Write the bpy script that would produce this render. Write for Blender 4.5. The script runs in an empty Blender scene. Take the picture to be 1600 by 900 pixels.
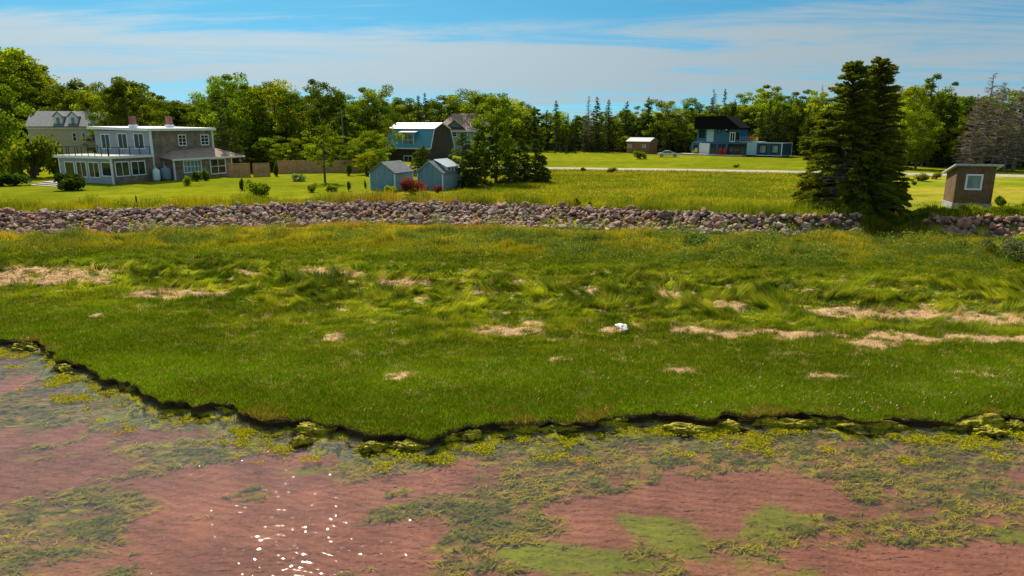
import bpy, bmesh, math, random
import numpy as np
from mathutils import Vector, Matrix, Quaternion

sc = bpy.context.scene
col = sc.collection
R = math.radians
random.seed(7)
rng = np.random.default_rng(7)

# ------------------------------------------------------------------ camera
FPX, PITCH, CAMZ = 1080.0, math.atan(255 / 1080), 9.0      # photo is 1600 x 900
CP, SP = math.cos(PITCH), math.sin(PITCH)
cam_d = bpy.data.cameras.new('camera'); cam = bpy.data.objects.new('camera', cam_d); col.objects.link(cam)
cam.location = (0, 0, CAMZ); cam.rotation_euler = (math.pi / 2 - PITCH, 0, 0)
cam_d.sensor_width = 36; cam_d.lens = FPX / 1600 * 36; cam_d.clip_start = 0.2; cam_d.clip_end = 8000
sc.camera = cam

# ------------------------------------------------------------------ light
SUN_EL, SUN_AZ = R(48), R(24)          # azimuth to the left of straight ahead (+Y)
sdir = Vector((-math.sin(SUN_AZ) * math.cos(SUN_EL), math.cos(SUN_AZ) * math.cos(SUN_EL), math.sin(SUN_EL)))
sun_d = bpy.data.lights.new('sun', 'SUN'); sun_d.energy = 5.0; sun_d.angle = R(0.55); sun_d.color = (1.0, 0.90, 0.70)
sun = bpy.data.objects.new('sun', sun_d); col.objects.link(sun); sun.rotation_euler = sdir.to_track_quat('Z', 'Y').to_euler()
sun.location = (-30, 40, 60)

world = bpy.data.worlds.new('World'); sc.world = world; world.use_nodes = True
wn, wl = world.node_tree.nodes, world.node_tree.links
wn.clear()
def W(t, **k):
    n = wn.new(t)
    for a, b in k.items(): setattr(n, a, b)
    return n
def wmath(op, a, b=None, c=None, clamp=False):
    n = W('ShaderNodeMath', operation=op, use_clamp=clamp)
    for i, v in enumerate((a, b, c)):
        if v is None: continue
        if isinstance(v, (int, float)): n.inputs[i].default_value = v
        else: wl.new(v, n.inputs[i])
    return n.outputs[0]
tc = W('ShaderNodeTexCoord'); sx = W('ShaderNodeSeparateXYZ'); wl.new(tc.outputs['Generated'], sx.inputs[0])
el = sx.outputs['Z']
# the sky is looked up a little higher than the view so that the low sky keeps its blue
zz = wmath('MULTIPLY_ADD', wmath('MAXIMUM', el, 0.0), 1.9, 0.10)
cx = W('ShaderNodeCombineXYZ'); wl.new(sx.outputs['X'], cx.inputs[0]); wl.new(sx.outputs['Y'], cx.inputs[1]); wl.new(zz, cx.inputs[2])
nv = W('ShaderNodeVectorMath', operation='NORMALIZE'); wl.new(cx.outputs[0], nv.inputs[0])
sky = W('ShaderNodeTexSky', sky_type='NISHITA', sun_disc=False); sky.sun_elevation = SUN_EL; sky.sun_rotation = -SUN_AZ
sky.air_density = 1.0; sky.dust_density = 0.4; sky.ozone_density = 2.0
wl.new(nv.outputs[0], sky.inputs[0])
tint = W('ShaderNodeMix', data_type='RGBA', blend_type='MULTIPLY'); tint.inputs[0].default_value = 1
wl.new(sky.outputs[0], tint.inputs[6]); tint.inputs[7].default_value = (0.40, 1.0, 1.02, 1)
# wispy high cloud, laid out on a plane far overhead
zc = wmath('ADD', wmath('MAXIMUM', el, 0.0), 0.06)
px_ = wmath('DIVIDE', sx.outputs['X'], zc); py_ = wmath('DIVIDE', sx.outputs['Y'], zc)
cc = W('ShaderNodeCombineXYZ'); wl.new(px_, cc.inputs[0]); wl.new(py_, cc.inputs[1])
def wnoise(scale, sxy, rot, detail, rough, dist, off=0):
    m = W('ShaderNodeMapping'); m.inputs['Scale'].default_value = (sxy[0], sxy[1], 1); m.inputs['Rotation'].default_value = (0, 0, rot)
    m.inputs['Location'].default_value = (off, off * .7, off)
    wl.new(cc.outputs[0], m.inputs[0])
    n = W('ShaderNodeTexNoise'); n.inputs['Scale'].default_value = scale; n.inputs['Detail'].default_value = detail
    n.inputs['Roughness'].default_value = rough; n.inputs['Distortion'].default_value = dist
    wl.new(m.outputs[0], n.inputs['Vector']); return n.outputs[0]
n1 = wnoise(0.16, (1, 1.0), 0.35, 7, 0.62, 0.7, 3.1)
n2 = wnoise(0.42, (0.55, 1.5), 0.45, 8, 0.66, 1.3, 9.0)
nsum = wmath('MULTIPLY_ADD', n2, 0.95, wmath('MULTIPLY_ADD', n1, 0.62, -.165))
def ramp(v, pts):
    c = W('ShaderNodeValToRGB'); e = c.color_ramp.elements
    while len(e) < len(pts): e.new(0.5)
    for q, (p, g) in zip(e, pts): q.position = p; q.color = (g, g, g, 1)
    wl.new(v, c.inputs[0]); return c.outputs[0]
# more veil in the band above the trees, less above it; unseen overhead cloud added to pale the water's reflection
bias = ramp(el, [(0.0, .72), (0.03, 0.70), (0.07, 0.90), (0.110, 0.74), (0.150, 0.40), (0.24, 0.5), (0.34, 1.0), (0.55, .9)])
cov = wmath('ADD', nsum, wmath('MULTIPLY', bias, 0.62))
mr = W('ShaderNodeMapRange'); mr.inputs['From Min'].default_value = 0.90; mr.inputs['From Max'].default_value = 1.20
mr.inputs['To Max'].default_value = 0.95; mr.interpolation_type = 'SMOOTHSTEP'
wl.new(cov, mr.inputs[0])
cmix = W('ShaderNodeMix', data_type='RGBA'); wl.new(mr.outputs[0], cmix.inputs[0])
wl.new(tint.outputs[2], cmix.inputs[6])
# thin cloud is brighter towards the sun
dp = W('ShaderNodeVectorMath', operation='DOT_PRODUCT'); wl.new(tc.outputs['Generated'], dp.inputs[0]); dp.inputs[1].default_value = tuple(sdir)
aur = wmath('MULTIPLY_ADD', wmath('POWER', wmath('MAXIMUM', dp.outputs['Value'], 0.0), 6.0), 2.2, 0.86)
cs = W('ShaderNodeVectorMath', operation='SCALE'); cs.inputs[0].default_value = (4.0, 4.95, 5.45); wl.new(aur, cs.inputs['Scale'])
wl.new(cs.outputs[0], cmix.inputs[7])
bg = W('ShaderNodeBackground'); bg.inputs['Strength'].default_value = 0.08
wl.new(cmix.outputs[2], bg.inputs[0])
wo = W('ShaderNodeOutputWorld'); wl.new(bg.outputs[0], wo.inputs[0])

sc.view_settings.view_transform = 'Standard'; sc.view_settings.look = 'None'
sc.view_settings.exposure = 0.47; sc.view_settings.gamma = 1.0; sc.view_settings.use_curve_mapping = False
sc.render.engine = 'CYCLES'
sc.cycles.max_bounces = 6; sc.cycles.diffuse_bounces = 2; sc.cycles.glossy_bounces = 2
sc.cycles.transmission_bounces = 3; sc.cycles.transparent_max_bounces = 6; sc.cycles.use_denoising = True
sc.cycles.sample_clamp_indirect = 4

# ------------------------------------------------------------------ survey: photo bearings -> ground positions
def ray(px, py):
    a, b = (px - 800) / FPX, (py - 450) / FPX
    return (a, CP - b * SP, -SP - b * CP)
def G(px, py, z=2.2):
    d = ray(px, py); t = (z - CAMZ) / d[2]
    return Vector((d[0] * t, d[1] * t, z))
def HZ(y, py):                      # height seen at bearing py at distance y
    d = ray(800, py); return CAMZ + d[2] / d[1] * y
def XY(px, y, z=2.2):               # ground point at distance y on the bearing px
    dep = y * CP - (z - CAMZ) * SP
    return Vector(((px - 800) / FPX * dep, y, z))
def PX(p):
    dep = p[1] * CP - (p[2] - CAMZ) * SP; dn = -p[1] * SP - (p[2] - CAMZ) * CP
    return 800 + FPX * p[0] / dep, 450 + FPX * dn / dep
def reach(o, ang, px):              # length of a wall from o along ang until bearing px
    c, s = math.cos(R(ang)), math.sin(R(ang)); k = (px - 800) / FPX
    dep = o[1] * CP - (o[2] - CAMZ) * SP
    return (k * dep - o[0]) / (c - k * s * CP)

# ------------------------------------------------------------------ numpy noise
def _h(ix, iy, s):
    n = (ix.astype(np.int64) * 374761393 + iy.astype(np.int64) * 668265263 + s * 1442695041) & 0xffffffff
    n = ((n ^ (n >> 13)) * 1274126177) & 0xffffffff
    n = n ^ (n >> 16)
    return (n & 0xffffff) / float(0xffffff)
def vn(x, y, s=0):
    x = np.asarray(x, float); y = np.asarray(y, float)
    xi, yi = np.floor(x), np.floor(y); fx, fy = x - xi, y - yi
    fx = fx * fx * (3 - 2 * fx); fy = fy * fy * (3 - 2 * fy)
    a, b, c, d = _h(xi, yi, s), _h(xi + 1, yi, s), _h(xi, yi + 1, s), _h(xi + 1, yi + 1, s)
    return (a + (b - a) * fx) * (1 - fy) + (c + (d - c) * fx) * fy
def fbm(x, y, s=0, o=4):
    r, a, t = 0, 1.0, 0
    for k in range(o):
        r = r + a * vn(x * 2 ** k + 17.3 * k, y * 2 ** k - 9.1 * k, s + k); t += a; a *= 0.55
    return r / t                    # 0..1
def sst(a, b, x):
    t = np.clip((x - a) / (b - a), 0, 1); return t * t * (3 - 2 * t)

# ------------------------------------------------------------------ terrain form
def line(pts, z):
    w = sorted([(G(a, b, z).x, G(a, b, z).y) for a, b in pts])
    return np.array([p[0] for p in w]), np.array([p[1] for p in w])
EX, EY = line([(-130, 519), (-60, 523), (0, 527), (40, 529), (80, 535), (96, 562), (130, 572), (170, 590), (215, 604), (235, 612), (330, 632), (400, 641),
               (450, 652), (520, 660), (590, 673), (660, 679), (700, 668), (780, 655), (900, 650), (1010, 648), (1100, 650),
               (1200, 643), (1300, 642), (1340, 650), (1450, 648), (1520, 645), (1600, 652), (1720, 655)], 0.32)
FX, FY = line([(-160, 372), (0, 369), (200, 365), (400, 358), (600, 350), (800, 357), (1000, 362), (1200, 370), (1340, 363), (1430, 367), (1500, 370), (1600, 372), (1750, 372)], 0.95)
CX, CY = line([(-160, 337), (0, 335), (200, 331), (400, 325), (600, 320), (800, 323), (1000, 332), (1200, 340), (1340, 345), (1430, 346), (1600, 344), (1750, 344)], 2.05)
def yedge(x):
    x = np.asarray(x, float)
    return np.interp(x, EX, EY) + (fbm(x * 0.9, x * 0 + 3, 5, 4) - .5) * 1.3 + (fbm(x * 2.6, x * 0 + 8, 6, 3) - .5) * 0.34
def yfoot(x): return np.interp(x, FX, FY)
def ycrest(x): return np.maximum(np.interp(x, CX, CY), yfoot(x) + 1.2)
gX, gY = line([(1400, 470), (1392, 420), (1385, 372), (1393, 348), (1398, 322), (1440, 296)], 1.6)
_o = np.argsort([G(1400, 470, 1.6).y, G(1392, 420, 1.6).y, G(1385, 372, 1.6).y, G(1393, 348, 1.6).y, G(1398, 322, 1.6).y, G(1440, 296, 1.6).y])
_g = sorted([(G(a, b, 1.6).y, G(a, b, 1.6).x) for a, b in [(1400, 470), (1392, 420), (1385, 372), (1393, 348), (1398, 322), (1440, 296)]])
def gully(x, y):
    gx = np.interp(y, [g[0] for g in _g], [g[1] for g in _g])
    return np.exp(-((x - gx) / 1.7) ** 2) * sst(46, 51, y) * (1 - sst(59, 66, y))
def height(x, y):
    x = np.asarray(x, float); y = np.asarray(y, float)
    e, f, c = yedge(x), yfoot(x), ycrest(x)
    v = np.clip((y - e) / (f - e), 0, 1)
    z = 0.32 + 0.63 * v + (fbm(x * .55, y * .8, 11, 3) - .5) * 0.16 * sst(0.03, .2, v) * (1 - sst(.9, 1, v))
    z = z + (fbm(x * 1.6, y * 2.6, 12, 3) - .5) * 0.50 * np.exp(-((v - .50) / .2) ** 2)
    w = sst(0, 1, (y - f) / (c - f))
    z = z * (1 - w) + (2.05 + 0.15 * sst(0, 3, y - c) + (fbm(x * .08, y * .08, 21, 3) - .5) * 0.12) * w
    z = z - gully(x, y) * 1.0
    z = z + 3.0 * sst(150, 420, y) * fbm(x * .006, y * .006, 31, 3)
    return z
def H1(x, y): return float(height(np.array([x]), np.array([y]))[0])

# straw patches in the marsh (survey bearings, half sizes)
PATCH = [(50, 426, 90, 9), (110, 434, 60, 6), (20, 436, 40, 5), (160, 421, 25, 4), (250, 452, 42, 6), (310, 455, 46, 5), (395, 424, 18, 3), (500, 424, 52, 5),
         (555, 430, 25, 4), (628, 441, 46, 6), (655, 464, 13, 2.5), (825, 440, 20, 4), (928, 452, 17, 5), (1043, 458, 14, 5), (1140, 475, 36, 5), (755, 455, 14, 2),
         (1330, 483, 60, 6), (1430, 487, 70, 7), (1540, 491, 80, 7), (1640, 494, 60, 6), (795, 507, 55, 6), (835, 500, 25, 4), (1080, 508, 36, 6), (1160, 513, 50, 4),
         (1270, 517, 55, 4), (1240, 512, 60, 3), (960, 511, 20, 3), (1370, 528, 40, 8), (1450, 521, 60, 5), (1550, 521, 70, 4), (520, 520, 26, 4), (548, 553, 20, 2.2), (625, 575, 20, 4),
         (1060, 563, 30, 2.5), (1300, 573, 42, 3.5), (1520, 571, 60, 2.5), (775, 479, 17, 2.4), (535, 478, 10, 2), (860, 465, 9, 2), (875, 553, 12, 3), (150, 480, 8, 2), (1390, 515, 40, 4), (1620, 522, 60, 4)]
PW = []
for a, b, ra, rb in PATCH:
    z = 0.72; c0 = G(a, b, z); PW.append((c0.x, c0.y, abs(G(a + ra, b, z).x - c0.x), abs(G(a, b - rb, z).y - G(a, b + rb, z).y) / 2))
def straw(x, y):
    wx = x + (fbm(x * 1.3, y * 1.3, 41, 3) - .5) * 1.3; wy = y + (fbm(x * 1.1 + 9, y * 1.9, 43, 4) - .5) * 1.7
    m = np.full(np.shape(x), 9.0)
    for cx_, cy_, ra, rb in PW:
        m = np.minimum(m, ((wx - cx_) / ra) ** 2 + ((wy - cy_) / rb) ** 2)
    s = 1 - sst(0.75, 1.35, m)
    flecks = sst(.68, .75, fbm(x * 2.6, y * 3.6, 77, 3)) * np.exp(-(((y - yedge(x)) / (yfoot(x) - yedge(x)) - .42) / .26) ** 2)
    return np.maximum(s * sst(.34, .52, fbm(x * 2.0, y * 3.6, 45, 4) + .08), flecks)

ROADP = [G(a, b, 2.2) for a, b in [(300, 255), (620, 259.5), (860, 263), (1060, 266), (1250, 269), (1430, 272), (1600, 275), (1800, 279)]]
RX = np.array([p.x for p in ROADP]); RY = np.array([p.y for p in ROADP])
def yroad(x): return np.interp(x, RX, RY)
# where the woods begin, by bearing x / y
BA = np.array([-1.3, -.75, -.55, -.40, -.23, -.18, -.13, .02, .1, .25, .40, .50, .56, .80, 1.3])
BD = np.array([130, 143, 118, 118, 124, 150, 178, 180, 180, 176, 165, 140, 121, 113, 98.])
def ywood(x, y): return np.interp(x / np.maximum(y, 1), BA, BD)

def mixc(a, b, t):
    t = np.asarray(t)[..., None]; return a * (1 - t) + b * t
C_ = lambda *a: np.array(a, float)
def ground_col(x, y):
    e, f, c = yedge(x), yfoot(x), ycrest(x)
    v = (y - e) / (f - e)
    n1 = fbm(x * .22, y * .35, 51, 4); n2 = fbm(x * 1.1, y * 1.7, 53, 4); n3 = fbm(x * .09, y * .25, 57, 3)
    k = np.broadcast_to(C_(.105, .165, .006), x.shape + (3,)).copy()
    k = mixc(k, C_(.17, .18, .010), sst(.4, .7, n2) * .6 * sst(.02, .3, v)); k = k * (.80 + .45 * sst(.25, .75, fbm(x * .16, y * .3, 56, 4)))[..., None]
    k = mixc(k, C_(.38, .40, .025), sst(.46, .66, fbm(x * .9, y * 2.2, 54, 4)) * np.exp(-((v - .42) / .18) ** 2) * .95); k = mixc(k, C_(.035, .065, .008), sst(.47, .30, n2) * np.exp(-((v - .45) / .18) ** 2) * .8)  # lime streaks, then shade of the hollows put into the turf colour
    k = mixc(k, C_(.055, .100, .010), sst(.5, .62, n1) * .6 * np.exp(-((v - .6) / .15) ** 2))
    up = sst(.66, .8, v)
    kc = mixc(np.broadcast_to(C_(.34, .31, .018), k.shape), C_(.13, .185, .03), sst(.42, .58, n1))
    kc = mixc(kc, C_(.48, .25, .03), sst(.86, .96, v) * sst(.40, .6, fbm(x * .12, y * .5, 59, 3)) * sst(8, -4, x) * .85)
    kc = mixc(kc, C_(.40, .34, .03), sst(.8, .95, v) * sst(.4, .6, n2) * .55)
    k = mixc(k, kc, up)
    # turf at the brink, dry and yellowish
    k = mixc(k, C_(.16, .14, .02), sst(.035, .0, v) * sst(.50, .62, fbm(x * .8, y * .8, 58, 3)))
    # upper ground
    u = sst(.2, .9, (y - f) / (c - f))
    top = mixc(np.broadcast_to(C_(.170, .185, .008), k.shape), C_(.125, .150, .007), sst(.3, .7, fbm(x * .06, y * .10, 61, 4)))
    top = mixc(top, C_(.21, .215, .014), sst(.45, .7, fbm(x * .5, y * .35, 62, 4)) * .5)
    bear = x / np.maximum(y, 1)
    field = sst(-.10, -.04, bear) * (y < yroad(x))
    fk = mixc(np.broadcast_to(C_(.25, .25, .014), k.shape), C_(.155, .19, .012), sst(.35, .6, n1))
    fk = mixc(fk, C_(.33, .24, .04), sst(.5, .7, n3) * .6)
    top = mixc(top, fk, field)
    fr = 1 - sst(4, 8, y - c + (n1 - .5) * 4)
    top = mixc(top, mixc(np.broadcast_to(C_(.32, .30, .014), k.shape), C_(.17, .21, .014), sst(.35, .6, n1)), fr)
    top = mixc(top, C_(.40, .22, .07), fr * np.exp(-((x + 11) / 7) ** 2) * .5)
    k = mixc(k, top, u)
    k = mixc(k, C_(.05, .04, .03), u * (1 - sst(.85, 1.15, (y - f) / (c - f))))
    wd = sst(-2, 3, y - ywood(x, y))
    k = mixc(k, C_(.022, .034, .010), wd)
    s = straw(x, y) * (v < 1) * (v > 0)
    k = mixc(k, C_(.46, .31, .18), s)
    k = mixc(k, C_(.03, .03, .012), gully(x, y) * .5 * (y > f - 1))  # dip darkened: shade of the gully put into the ground colour
    return k
# ------------------------------------------------------------------ materials
def mat(name, rgb=(.5, .5, .5), rough=.8, spec=.3, metal=0.0):
    m = bpy.data.materials.new(name); m.use_nodes = True
    b = m.node_tree.nodes['Principled BSDF']
    b.inputs['Base Color'].default_value = (*rgb, 1); b.inputs['Roughness'].default_value = rough
    b.inputs['Specular IOR Level'].default_value = spec; b.inputs['Metallic'].default_value = metal
    return m
def N(m, t, **k):
    n = m.node_tree.nodes.new(t)
    for a, b in k.items(): setattr(n, a, b)
    return n
def L(m, a, b): m.node_tree.links.new(a, b)
def noise_col(m, c1, c2, scale=4, detail=5, stretch=(1, 1, 1), coords='Object', bump=0.0, bscale=None, lo=.35, hi=.65, rough=.6):
    b = m.node_tree.nodes['Principled BSDF']
    t = N(m, 'ShaderNodeTexCoord'); mp = N(m, 'ShaderNodeMapping'); mp.inputs['Scale'].default_value = stretch
    L(m, t.outputs[coords], mp.inputs[0])
    n = N(m, 'ShaderNodeTexNoise'); n.inputs['Scale'].default_value = scale; n.inputs['Detail'].default_value = detail; n.inputs['Roughness'].default_value = rough
    L(m, mp.outputs[0], n.inputs[0])
    r = N(m, 'ShaderNodeValToRGB'); r.color_ramp.elements[0].position = lo; r.color_ramp.elements[1].position = hi
    r.color_ramp.elements[0].color = (*c1, 1); r.color_ramp.elements[1].color = (*c2, 1)
    L(m, n.outputs[0], r.inputs[0]); L(m, r.outputs[0], b.inputs['Base Color'])
    if bump:
        n2 = N(m, 'ShaderNodeTexNoise'); n2.inputs['Scale'].default_value = bscale or scale * 3; n2.inputs['Detail'].default_value = 4
        L(m, mp.outputs[0], n2.inputs[0])
        bp = N(m, 'ShaderNodeBump'); bp.inputs['Strength'].default_value = bump; bp.inputs['Distance'].default_value = .1
        L(m, n2.outputs[0], bp.inputs['Height']); L(m, bp.outputs[0], b.inputs['Normal'])
    return m
def leafmat(name, rgb, trans=.4, vary=.18, hue=.02, rough=.6, tcol=None):
    """diffuse + translucent foliage; 'tint' is the leaf's own colour variation"""
    m = bpy.data.materials.new(name); m.use_nodes = True; nt = m.node_tree; nt.nodes.clear()
    at = N(m, 'ShaderNodeAttribute', attribute_name='tint')
    mx = N(m, 'ShaderNodeMix', data_type='RGBA', blend_type='MULTIPLY'); mx.inputs[0].default_value = 1
    mx.inputs[6].default_value = (*rgb, 1); L(m, at.outputs['Color'], mx.inputs[7])
    oi = N(m, 'ShaderNodeObjectInfo')
    hs = N(m, 'ShaderNodeHueSaturation')
    mr1 = N(m, 'ShaderNodeMapRange'); mr1.inputs['To Min'].default_value = .5 - hue; mr1.inputs['To Max'].default_value = .5 + hue
    mr2 = N(m, 'ShaderNodeMapRange'); mr2.inputs['To Min'].default_value = 1 - vary; mr2.inputs['To Max'].default_value = 1 + vary
    mm = N(m, 'ShaderNodeMath', operation='FRACT'); mm2 = N(m, 'ShaderNodeMath', operation='MULTIPLY'); mm2.inputs[1].default_value = 7.31
    L(m, oi.outputs['Random'], mm2.inputs[0]); L(m, mm2.outputs[0], mm.inputs[0])
    L(m, oi.outputs['Random'], mr1.inputs[0]); L(m, mm.outputs[0], mr2.inputs[0])
    L(m, mr1.outputs[0], hs.inputs['Hue']); L(m, mr2.outputs[0], hs.inputs['Value']); L(m, mx.outputs[2], hs.inputs['Color'])
    d = N(m, 'ShaderNodeBsdfDiffuse'); t = N(m, 'ShaderNodeBsdfTranslucent'); L(m, hs.outputs[0], d.inputs[0])
    br = N(m, 'ShaderNodeMix', data_type='RGBA', blend_type='MULTIPLY'); br.inputs[0].default_value = 1
    br.inputs[7].default_value = (*(tcol or (1.5, 1.45, .5)), 1); L(m, hs.outputs[0], br.inputs[6]); L(m, br.outputs[2], t.inputs[0])
    ms = N(m, 'ShaderNodeMixShader'); ms.inputs[0].default_value = trans
    L(m, d.outputs[0], ms.inputs[1]); L(m, t.outputs[0], ms.inputs[2])
    o = N(m, 'ShaderNodeOutputMaterial'); L(m, ms.outputs[0], o.inputs[0])
    return m

# ground: colour by what grows there, hollow and gully shade mixed in, + fine procedural mottling
def ground_material(name, attr, fine=6.0, amt=.5, bump=.6):
    m = mat(name, rough=1, spec=.0); b = m.node_tree.nodes['Principled BSDF']
    a = N(m, 'ShaderNodeAttribute', attribute_name=attr); t = N(m, 'ShaderNodeTexCoord')
    n = N(m, 'ShaderNodeTexNoise'); n.inputs['Scale'].default_value = fine; n.inputs['Detail'].default_value = 6; n.inputs['Roughness'].default_value = .7
    L(m, t.outputs['Object'], n.inputs[0])
    n2 = N(m, 'ShaderNodeTexNoise'); n2.inputs['Scale'].default_value = .7; n2.inputs['Detail'].default_value = 6; n2.inputs['Roughness'].default_value = .65
    L(m, t.outputs['Object'], n2.inputs[0])
    ad = N(m, 'ShaderNodeMath', operation='ADD'); L(m, n.outputs[0], ad.inputs[0]); L(m, n2.outputs[0], ad.inputs[1])
    r = N(m, 'ShaderNodeMapRange'); r.inputs['From Min'].default_value = .7; r.inputs['From Max'].default_value = 1.3
    r.inputs['To Min'].default_value = 1 - amt; r.inputs['To Max'].default_value = 1 + amt; L(m, ad.outputs[0], r.inputs[0])
    mx = N(m, 'ShaderNodeMix', data_type='RGBA', blend_type='MULTIPLY'); mx.inputs[0].default_value = 1
    L(m, a.outputs['Color'], mx.inputs[6]); cb = N(m, 'ShaderNodeCombineColor')
    for i in range(3): L(m, r.outputs[0], cb.inputs[i])
    L(m, cb.outputs[0], mx.inputs[7]); L(m, mx.outputs[2], b.inputs['Base Color'])
    bp = N(m, 'ShaderNodeBump'); bp.inputs['Strength'].default_value = bump; bp.inputs['Distance'].default_value = .08
    L(m, n.outputs[0], bp.inputs['Height']); L(m, bp.outputs[0], b.inputs['Normal'])
    return m
M = {}
M['ground'] = ground_material('ground_cover', 'gcol', 5.0, .38)
M['bank'] = ground_material('peat_bank', 'gcol', 14.0, .6, .9)
M['grass'] = leafmat('grass_blades', (1, 1, 1), trans=.36, vary=0, hue=0, tcol=(1.35, 1.3, .6))
M['straw'] = leafmat('dry_straw', (1, 1, 1), trans=.2, vary=0, hue=0, tcol=(1.1, 1, .8))
M['dec_light'] = leafmat('leaf_light_green', (.20, .25, .014), .48, .24, .016)
M['dec_mid'] = leafmat('leaf_mid_green', (.135, .19, .016), .46, .22, .018)
M['dec_dark'] = leafmat('leaf_dark_green', (.085, .125, .014), .38, .2, .015)
M['spruce'] = leafmat('spruce_needles', (.075, .115, .016), .32, .22, .015, tcol=(1.3, 1.3, .6))
M['hero_spruce'] = leafmat('near_spruce_needles', (.105, .135, .014), .42, .1, .01, tcol=(1.5, 1.4, .6))
M['dead'] = leafmat('dead_twigs', (.25, .195, .14), .15, .15, .01, tcol=(1, 1, 1))
M['red_leaf'] = leafmat('reddish_leaf', (.16, .050, .028), .4, .1, .01, tcol=(1.5, 1, .8))
M['grey_leaf'] = leafmat('grey_green_leaf', (.15, .17, .075), .3, .15, .01, tcol=(1.2, 1.2, .8))
M['juniper'] = leafmat('juniper_needles', (.045, .085, .016), .3, .1, .01)
M['hosta'] = leafmat('pale_edged_leaf', (.30, .38, .16), .3, .1, .01, tcol=(1.1, 1.2, .6))
M['bark'] = noise_col(mat('bark', rough=.9), (.06, .045, .035), (.16, .13, .10), 6, 4, (1, 1, .25), bump=.6)
M['grey_bark'] = noise_col(mat('grey_bark', rough=.9), (.10, .09, .08), (.30, .28, .25), 7, 4, (1, 1, .25), bump=.5)
M['rock_red'] = noise_col(mat('red_sandstone', rough=.9), (.20, .095, .068), (.52, .285, .20), 2.2, 8, bump=.8, bscale=9)
M['rock_grey'] = noise_col(mat('grey_stone', rough=.9), (.17, .12, .095), (.44, .325, .255), 2.5, 8, bump=.8, bscale=9)
M['rock_purple'] = noise_col(mat('purple_stone', rough=.9), (.12, .07, .065), (.34, .21, .18), 2.4, 8, bump=.8, bscale=9)
M['rock_pale'] = noise_col(mat('pale_stone', rough=.9), (.28, .20, .15), (.60, .45, .35), 2.0, 8, bump=.8, bscale=9)
M['white'] = noise_col(mat('white_paint', rough=.5), (.66, .70, .74), (.78, .81, .84), 1.5, 5)
M['shingle'] = mat('cedar_shingle', rough=.9)
def brickmat(m, c1, c2, mortar, scale, bw, bh, ms=.01, bump=.3):
    b = m.node_tree.nodes['Principled BSDF']; t = N(m, 'ShaderNodeTexCoord'); s = N(m, 'ShaderNodeSeparateXYZ'); L(m, t.outputs['Object'], s.inputs[0])
    a = N(m, 'ShaderNodeMath', operation='ADD'); L(m, s.outputs[0], a.inputs[0]); L(m, s.outputs[1], a.inputs[1])
    c = N(m, 'ShaderNodeCombineXYZ'); L(m, a.outputs[0], c.inputs[0]); L(m, s.outputs[2], c.inputs[1])
    k = N(m, 'ShaderNodeTexBrick'); k.inputs['Scale'].default_value = scale; k.inputs['Brick Width'].default_value = bw; k.inputs['Row Height'].default_value = bh
    k.inputs['Mortar Size'].default_value = ms; k.inputs['Color1'].default_value = (*c1, 1); k.inputs['Color2'].default_value = (*c2, 1); k.inputs['Mortar'].default_value = (*mortar, 1)
    L(m, c.outputs[0], k.inputs[0])
    n = N(m, 'ShaderNodeTexNoise'); n.inputs['Scale'].default_value = 1.1; n.inputs['Detail'].default_value = 7; L(m, t.outputs['Object'], n.inputs[0])
    r = N(m, 'ShaderNodeMapRange'); r.inputs['From Min'].default_value = .3; r.inputs['From Max'].default_value = .7; r.inputs['To Min'].default_value = .65; r.inputs['To Max'].default_value = 1.3
    L(m, n.outputs[0], r.inputs[0]); cb = N(m, 'ShaderNodeCombineColor')
    for i in range(3): L(m, r.outputs[0], cb.inputs[i])
    mx = N(m, 'ShaderNodeMix', data_type='RGBA', blend_type='MULTIPLY'); mx.inputs[0].default_value = 1
    L(m, k.outputs[0], mx.inputs[6]); L(m, cb.outputs[0], mx.inputs[7]); L(m, mx.outputs[2], b.inputs['Base Color'])
    return m
brickmat(M['shingle'], (.21, .165, .13), (.31, .25, .20), (.09, .07, .06), 1, .22, .16, .012)
M['brick'] = brickmat(mat('red_brick', rough=.9), (.30, .07, .04), (.22, .05, .03), (.3, .25, .22), 1, .22, .08, .01)
M['blue_grey'] = noise_col(mat('blue_grey_clapboard', rough=.6), (.26, .33, .39), (.33, .40, .46), 1.2, 6)
M['shed_blue'] = mat('shed_siding', (.19, .29, .35), .6)
M['shed_grey'] = mat('shed_siding_grey', (.22, .31, .37), .6)
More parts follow.
